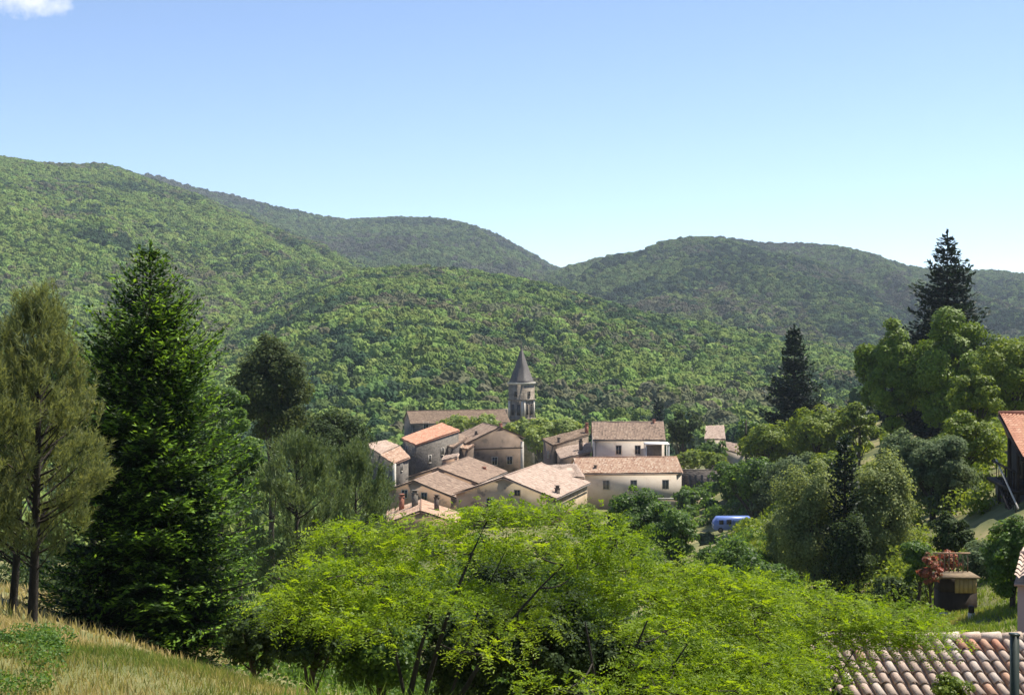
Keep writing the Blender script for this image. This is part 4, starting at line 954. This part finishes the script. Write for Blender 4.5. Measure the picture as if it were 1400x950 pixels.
# ------------------------------------------------------------------ trees: left foreground
conifer(ux(205, 34), 34, gz(ux(205, 34), 34) * 0 + (P(0, 333, 34)[2] - gz(ux(205, 34), 34)), 2.95, M['fir'], 'large dark green fir with bright tips on the grass slope', 'fir_tree', seed=3, nwh=62, nbr=13, z0=.03, tip=.66, droop=-12, up=38, tw=.10, leafw=.058, leafl=.15, power=.52, ragged=.2, ptop=1.75, flat=.35, wob=.3)
for (u_, d_, vt, rd, sd_, lab) in [(44, 25, 384, 1.45, 5, 'tall yellowish pine with dark trunk, middle of the pine trio by the fir'), (-40, 24, 430, 1.1, 6, 'yellowish pine cut by the picture edge in the trio by the fir'), (16, 27, 470, 1.15, 7, 'shorter pine behind the tall one in the trio by the fir')]:
    H_ = P(0, vt, d_)[2] - gz(ux(u_, d_), d_) - .45
    pine(ux(u_, d_), d_, H_, rd, 1.25, M['pine'], lab, seed=sd_, nclump=78, shoots=24, needles=24, nl=.13, nw=.015, shl=.3, cs=.085, lean=(rd * .1, 0), upb=1.3)
for (u_, d_, vt, rd, sd_, lab) in [(405, 54, 582, 2.1, 8, 'bushy green pine with upright plumes beside the locust tree'), (486, 58, 596, 1.95, 9, 'rounded green pine next to the village edge')]:
    H_ = P(0, vt, d_)[2] - gz(ux(u_, d_), d_) - .8
    pine(ux(u_, d_), d_, H_, rd, H_ * .28, M['pine_green'], lab, seed=sd_, nclump=85, shoots=24, needles=24, nl=.17, nw=.027, shl=.5, cs=.10, upb=2.0, taper=.3)
broadleaf(372, 120, 462, 60, 612, M['oak'], 'dark oak standing out against the wooded hill left of the village', seed=31, dens=1.5, shag=.9, rag=.22, lobes=95)
broadleaf(450, 130, 560, 60, 640, M['darkgreen'], 'dark broad tree behind the green pines', seed=33)
broadleaf(330, 75, 560, 40, 720, M['midgreen'], 'leafy green tree between the fir and the green pines', seed=34)
broadleaf(300, 100, 520, 45, 640, M['midgreen'], 'green tree half hidden behind the fir', seed=35)
broadleaf(120, 95, 470, 70, 640, M['midgreen'], 'green tree between the pines and the fir', seed=36)
broadleaf(-20, 90, 500, 80, 700, M['darkgreen'], 'dark tree behind the pine trio', seed=37)

# ------------------------------------------------------------------ the locusts in front
def pads_from(specs, d0, seed, rx=(.36, .78)):
    rs = np.random.RandomState(seed); out = []
    for (u, v, dd, n, su, sv_) in specs:
        for k in range(n):
            d = d0 + dd + rs.uniform(-.5, .5); uu = u + rs.uniform(-su, su); vv = v + rs.uniform(-sv_, sv_); p = P(uu, vv, d)
            r = rs.uniform(*rx); out.append((p[0], p[1], p[2], r, r * rs.uniform(.7, 1.1)))
    return out
d1 = 21.
sp1 = [(700,698,.4,4,45,6),(768,702,.3,3,28,6),(640,706,.2,3,25,6),(575,722,0,2,30,8),(478,722,.3,2,18,4),(520,738,-.3,3,50,8),(600,745,-.4,2,30,6),(700,738,-.3,3,40,8),(765,740,-.3,3,40,8),(825,730,.2,3,30,10),(455,768,-.8,3,30,6),(520,775,-1.2,4,50,8),(800,770,-.5,2,25,6),(650,800,-.2,2,25,6),(720,812,-.3,2,25,6),(690,850,-1.2,2,30,6),(440,806,-1.6,3,35,6),(500,815,-1.9,3,40,8),(560,815,-1.8,2,30,8),(412,828,-2.0,2,16,4),(475,846,-2.6,2,35,8),(520,858,-2.9,1,25,8),(650,882,-2.6,1,10,5)]
def st(u, v, d, r): p = P(u, v, d); return (p[0], p[1], p[2], r)
locust(ux(575, 19.4), 19.4, pads_from(sp1, d1, 1), [st(588, 842, 19.3, .07), st(666, 712, 19.7, .052), st(515, 800, 19.4, .04), st(770, 772, 19.9, .05), st(690, 755, 19.8, .03)], 'spreading yellow green locust tree with thin dark forking limbs', 71, M['locust'], dens=.95, group=None)
sp2 = [(835,756,.5,3,30,6),(890,772,.2,3,40,8),(950,786,.2,3,35,6),(1010,792,.3,3,35,6),(1055,803,.3,2,20,6),(850,800,-.6,2,25,8),(910,808,-.8,4,45,8),(985,822,-.8,4,50,8),(1060,832,-.3,3,30,8),(880,845,-1.7,2,30,8),(950,855,-1.7,4,45,8),(1030,862,-1.4,3,40,8),(920,892,-2.6,3,40,8),(1000,896,-2.4,4,50,8),(1070,892,-1.6,2,30,8),(900,932,-3.2,2,30,8),(970,934,-3.2,4,50,8),(1045,930,-2.6,3,40,8),(760,935,-3.2,1,20,5)]
locust(ux(835, 18.9), 18.9, pads_from(sp2, 21.3, 2), [st(885, 848, 18.6, .05), st(800, 850, 19.0, .045), st(940, 880, 18.2, .04)], 'lower yellow green locust tree with dense sprays beside the forked one', 72, M['locust'], dens=1.05)
sp3 = [(1130,814,.3,4,30,6),(1145,840,0,4,45,10),(1205,836,.3,4,40,6),(1185,858,0,4,45,8),(1235,850,.2,3,20,6),(1110,870,-.1,4,35,10),(1215,872,.4,3,30,6),(1100,905,-.4,3,40,12)]
locust(ux(1090, 22.2), 22.2, pads_from(sp3, 22.6, 3), [st(1120, 900, 22.2, .05), st(1170, 885, 22.3, .04), st(1080, 870, 22.2, .04)], 'small locust tree leaning over the tiled roof', 73, M['locust'], dens=1.0)

# shrubs under and behind the locusts
sh = [(420,24.5,790,60,930,'darkgreen','dark shrub at the foot of the locusts near the dry grass'),(520,25,830,70,960,'midgreen','leafy shrub under the forked locust tree'),(640,26,820,70,985,'darkgreen','dark bush behind the forked locust trunk'),(740,25,790,75,985,'darkgreen','tall dark bush between the two larger locusts'),(860,26,840,80,985,'darkgreen','shaded bush under the lower locust tree'),(985,26,860,80,985,'midgreen','green bush beneath the lower locust sprays'),(1085,25,890,50,985,'midgreen','green bush beside the tiled outbuilding wall'),(350,26.5,830,45,925,'darkgreen','dark shrub between the fir and the locusts')]
for i, (u_, d_, vt, hw, vb, mt, lab) in enumerate(sh): broadleaf(u_, d_, vt, hw, vb, M[mt], lab, 'shrub', 'shrub', seed=200 + i, leafpx=3.6, dens=.8)
bh = [(440,48,760,60,860,'midgreen','green bush on the slope behind the left locust sprays'),(560,45,770,70,880,'midgreen','bush on the slope below the terracotta house'),(680,50,750,70,860,'darkgreen','dark bush on the slope behind the forked locust'),(800,46,765,70,870,'midgreen','bush on the slope behind the lower locust'),(930,50,770,60,860,'yellowgreen','light green bush behind the lower locust'),(1040,55,760,60,850,'midgreen','green bush below the olive pines')]
for i, (u_, d_, vt, hw, vb, mt, lab) in enumerate(bh): broadleaf(u_, d_, vt, hw, vb, M[mt], lab, 'shrub', 'shrub', seed=240 + i)

# ------------------------------------------------------------------ trees in the valley and on the right slope
T = [
 (868,108,662,58,770,'midgreen','green leafy tree in front of the long cream house'),
 (920,98,694,40,770,'midgreen','green tree between the cream house and the blue van'),
 (800,150,690,30,740,'yellowgreen','light green tree beside the tan gabled house'),
 (965,150,728,18,770,'greygreen','greyish bush in front of the blue van'),
 (1010,80,742,50,800,'midgreen','bushy green tree below the blue van'),
 (1052,150,662,32,735,'greygreen','grey green tree right of the blue van'),
 (1000,196,632,32,692,'midgreen','round tree with bare dark trunk above the blue van'),
 (938,199,666,22,700,'midgreen','small round tree on the pale terrace'),
 (935,240,562,28,612,'darkgreen','dark round tree behind the tall cream house'),
 (945,222,614,26,640,'yellowgreen','yellow green shrub on top of the dark garden wall'),
 (978,220,618,20,642,'yellowgreen','smaller yellow shrub at the end of the dark garden wall'),
 (972,238,597,24,640,'midgreen','round green tree in front of the small far house'),
 (1022,228,570,24,626,'midgreen','thin tree with dark stem by the small far house'),
 (1055,175,572,40,640,'yellowgreen','yellow green tree below the dark conifer, towards the village'),
 (1120,165,558,50,632,'yellowgreen','broad yellow green tree below the dark conifer, towards the lindens'),
 (1172,150,545,30,620,'yellowgreen','light green tree at the foot of the left linden'),
 (1030,150,622,40,690,'midgreen','green shrubby tree on the slope right of the garden wall'),
 (1085,135,618,45,690,'greygreen','grey green tree on the slope above the olive pines'),
 (1140,120,612,40,690,'yellowgreen','yellowish shrub on the slope behind the slim dark conifer'),
 (1216,140,440,50,606,'lime','large rounded linden with dark shaded side, slightly lower of the pair'),
 (1303,136,425,66,606,'lime','large linden in front of the tall dark cedar'),
 (1388,112,448,58,575,'yellowgreen','yellow green tree above the orange roofed timber house'),
 (1335,108,500,42,585,'yellowgreen','yellow green tree between the linden and the timber house'),
 (1275,86,583,62,745,'greygreen','silvery grey green tree below the lindens'),
 (1325,92,562,44,650,'yellowgreen','bright yellow green tree left of the timber house roof'),
 (1235,100,590,38,680,'greygreen','grey green tree between the olive pines and the silvery tree'),
 (1385,46,700,52,835,'midgreen','green shrub below the timber house stairs'),
 (1300,62,700,34,765,'darkgreen','dark shrub above the garden hut'),
 (1255,56,735,30,800,'midgreen','green bush behind the red shrub'),
 (1350,58,745,40,830,'greygreen','greyish bush right of the garden hut'),
 (1230,60,790,45,850,'darkgreen','dark bush at the foot of the right olive pine'),
]
for i, (u_, d_, vt, hw, vb, mt, lab) in enumerate(T): broadleaf(u_, d_, vt, hw, vb, M[mt], lab, seed=300 + i, dens=1.8 if mt == 'lime' else 1.15, rag=.0 if mt == 'lime' else .12, lobes=80 if mt == 'lime' else None, shag=.35 if mt in ('greygreen',) else .15)
broadleaf(1272, 51.8, 752, 18, 812, M['red'], 'red leaved shrub beside the garden hut', 'red_shrub', 'shrub', seed=401, dens=.8); broadleaf(1292, 54.5, 752, 20, 785, M['red'], 'red leaved shrub behind the hut railing', 'red_shrub', 'shrub', seed=402, dens=.7)
for i, (u_, d_, vt, hw, vb) in enumerate([(625,283,566,26,592),(662,281,567,26,594),(708,280,572,26,604),(742,279,570,28,606),(775,279,571,24,604),(735,270,584,26,622)]):
    broadleaf(u_, d_, vt, hw, vb, M['plane'], ['pale plane tree against the church hall above the orange roof', 'pale plane tree between the church hall and the brown gabled house', 'pale plane tree at the foot of the belfry', 'pale plane tree right of the belfry, middle of the row', 'pale plane tree at the end of the row by the narrow greyish house', 'lower plane tree with dark underside next to the brown gable'][i], 'plane_tree', 'tree', 'plane trees by the church', seed=420 + i, bark='barkgrey', flat=.7)
def con(u_, d_, vt, Rad, label, seed, mat='fir_dark', **k):
    x = ux(u_, d_); return conifer(x, d_, P(0, vt, d_)[2] - gz(x, d_), Rad, M[mat], label, seed=seed, **k)
con(1295, 165, 317, 8.2, 'tall dark cedar with ragged top rising above the lindens', 51, name='cedar_tree', nwh=40, nbr=12, z0=.06, droop=-3, up=12, tw=.32, leafl=.66, leafw=.34, power=.95, ragged=.4, flat=.3, tip=.2)
con(1086, 190, 446, 6.3, 'dark pointed conifer standing on the slope right of the village', 52, nwh=40, nbr=12, z0=.04, droop=-12, up=25, tw=.36, leafl=.6, leafw=.30, power=.95, ragged=.35, tip=.2)
con(1155, 70, 598, 1.15, 'slim dark conifer between the two olive pines', 53, nwh=34, nbr=8, z0=.03, droop=15, up=50, tw=.22, leafl=.26, leafw=.12, power=.55, ragged=.25, tip=.2)
con(900, 325, 545, 2.2, 'small dark pointed conifer behind the tall cream house', 54, nwh=18, nbr=8, z0=.03, droop=5, up=40, tw=.6, leafl=.8, leafw=.4, power=.6, ragged=.2, tip=.1)
for i, (u_, d_, vt, hw, vb, mt, lab) in enumerate([(1112,72,628,50,812,'olivepine','olive coloured feathery tree left of the slim dark conifer'),(1204,72,612,52,815,'olivepine','olive coloured feathery tree right of the slim dark conifer'),(1075,80,680,30,800,'olivepine','smaller olive tree between the blue van and the slim conifer'),(1165,66,700,34,825,'darkgreen','dark tree at the foot of the slim conifer')]):
    broadleaf(u_, d_, vt, hw, vb, M[mt], lab, 'feathery_tree' if mt == 'olivepine' else 'broadleaf_tree', seed=460 + i, dens=1.7, leafpx=2.3, shag=.9, lobes=110, flat=1.15)

broadleaf(1303, 22.9, 912, 34, 1010, M['yellowgreen'], 'leafy sprigs of a light green bush in front of the tile roof', 'shrub', 'shrub', seed=480, leafpx=3.4, dens=.5)
broadleaf(1145, 23.6, 925, 26, 1010, M['yellowgreen'], 'light green bush at the lower corner of the tile roof', 'shrub', 'shrub', seed=481, leafpx=3.4, dens=.6)

# ------------------------------------------------------------------ undergrowth that nobody could count
def scrub(name, label, x, y, mat, size, per, seed, hmax=1.2, cat='scrub'):
    rs = np.random.RandomState(seed); n = len(x); z = ground(x, y); r = rs.uniform(.4, 1, n) * hmax
    i = np.repeat(np.arange(n), per); m = len(i); dd = unit(rs.normal(size=(m, 3)) + np.array([0, 0, .4])); q = rs.uniform(.3, 1.05, (m, 1)) ** .5
    c = np.stack([x, y, z], -1)[i] + dd * q * r[i][:, None] * np.array([1, 1, .7]) + UP * (r[i] * .35)[:, None]
    c[:, 2] = np.maximum(c[:, 2], z[i] + .03)
    t, s = frame(rs, unit(dd + rs.normal(size=(m, 3)) * .6)); ln_ = size(y[i]) * rs.uniform(.7, 1.4, m)
    V, Fq = rhombi(c, t, s, ln_, ln_ * .6); o = mesh(name, V, Fq, mat, var=np.repeat(np.clip(rs.normal(.5, .2, m) + .15 * rs.normal(size=n)[i], 0, 1), 4))
    o['kind'] = 'stuff'; o['label'] = label; o['category'] = cat; return o
rs = np.random.RandomState(9)
def spread(n, u0, u1, d0, d1, f=None):
    d = np.exp(rs.uniform(math.log(d0), math.log(d1), n)); u = rs.uniform(u0, u1, n); x = ux(u, d)
    k = np.ones(n, bool) if f is None else f(u, d); return x[k], d[k]
x, y = spread(420, 330, 1120, 30, 175, lambda u, d: ~((u > 950) & (u < 1050) & (d > 115))); scrub('undergrowth', 'green undergrowth on the slope below the village', x, y, M['midgreen'], lambda d: .0026 * d + .02, 260, 501, 1.9)
x, y = spread(430, 1020, 1560, 58, 200, lambda u, d: ~((u > 1345) & (d < 88))); scrub('undergrowth', 'yellow green undergrowth on the right hand slope', x, y, M['yellowgreen'], lambda d: .0026 * d + .02, 240, 502, 2.0)
x, y = spread(130, -150, 330, 48, 150); scrub('undergrowth', 'dark undergrowth behind the fir and pines', x, y, M['darkgreen'], lambda d: .0026 * d + .02, 240, 503, 2.2)
x, y = spread(230, 880, 1110, 183, 245); scrub('undergrowth', 'garden shrubs around the village terraces', x, y, M['midgreen'], lambda d: .0026 * d, 130, 504, 1.5)

# ------------------------------------------------------------------ grass
def blades(name, label, x, y, mat, h0, h1, w, seed, vmean=.6):
    rs = np.random.RandomState(seed); n = len(x); z = ground(x, y) - .03 + (fbm(x, y, 2.2, 5) - .5) * np.clip(y / 60, .12, 1.2); h = rs.uniform(h0, h1, n) * (.6 + .8 * fbm(x, y, 1.3, seed))
    az = rs.uniform(0, 6.283, n); sx = np.stack([np.cos(az), np.sin(az), np.zeros(n)], -1) * (w * rs.uniform(.6, 1.3, n))[:, None] / 2
    ln_ = rs.normal(size=(n, 2)) * .28; b = np.stack([x, y, z], -1)
    mid = b + np.stack([ln_[:, 0] * h * .35, ln_[:, 1] * h * .35, h * .58], -1); tip = b + np.stack([ln_[:, 0] * h * 1.1, ln_[:, 1] * h * 1.1, h], -1)
    V = np.stack([b - sx, b + sx, mid + sx * .8, mid - sx * .8, tip], 1).reshape(-1, 3); i = np.arange(n)[:, None] * 5
    var = np.clip(vmean + (fbm(x, y, 2.2, seed + 3) - .5) * 1.5 + rs.normal(0, .16, n), 0, 1)
    o = mesh(name, V, [i + np.array([[0, 1, 2, 3]]), i + np.array([[3, 2, 4]])], mat, var=np.repeat(var, 5)); o['kind'] = 'stuff'; o['label'] = label; o['category'] = 'grass'; return o
rs = np.random.RandomState(90)
n = 150000; x = rs.uniform(-11, 2.2, n); y = rs.uniform(5.5, 21, n); k = np.abs(x) < y * .55 + 1; x, y = x[k], y[k]
blades('meadow_grass', 'dry straw coloured grass on the foreground slope', x, y, M['grass'], .06, .17, .010, 601, .55)
n = 16000; x = rs.uniform(-26, -7, n); y = rs.uniform(21, 48, n); blades('meadow_grass', 'dry grass in the sun behind the pines', x, y, M['grass'], .1, .3, .03, 602, .75)
n = 26000; y = rs.uniform(36, 58, n); x = ux(rs.uniform(1230, 1480, n), y); blades('lawn_grass', 'sunny green lawn behind the tiled outbuilding', x, y, M['lawn'], .06, .2, .035, 603, .45)
n = 12000; x = rs.uniform(-2, 12, n); y = rs.uniform(8, 24, n); k = ~((x > 5.4) & (y > 23)); blades('meadow_grass', 'green grass on the bank below the locusts', x[k], y[k], M['lawn'], .15, .4, .02, 604, .3)
x = rs.uniform(-7.6, -4.0, 110); y = rs.uniform(11, 16.5, 110); k = (U0 + x / y * FPX) < 85; scrub('weeds', 'green weeds in the dry grass at the left edge', x[k], y[k], M['weed'], lambda d: d * 0 + .034, 260, 505, .24, 'weeds')

# ------------------------------------------------------------------ air
def haze(density):
    bm_ = MB(); x0, x1, y0, y1, z0, z1 = -5960, 5960, -23, 3960, -60, 420
    bm_.box(((x0 + x1) / 2, (y0 + y1) / 2, (z0 + z1) / 2), (x1 - x0, y1 - y0, z1 - z0))
    m, n, o = nt('haze'); v = n.nodes.new('ShaderNodeVolumePrincipled'); v.inputs['Color'].default_value = (.74, .86, 1, 1); v.inputs['Density'].default_value = density
    v.inputs['Anisotropy'].default_value = .3
    n.links.new(v.outputs[0], o.inputs['Volume'])
    h = bm_.build('haze', m); h['kind'] = 'stuff'; h['label'] = 'thin summer haze over the valley'; h['category'] = 'haze'; h.display_type = 'WIRE'
haze(.00011)
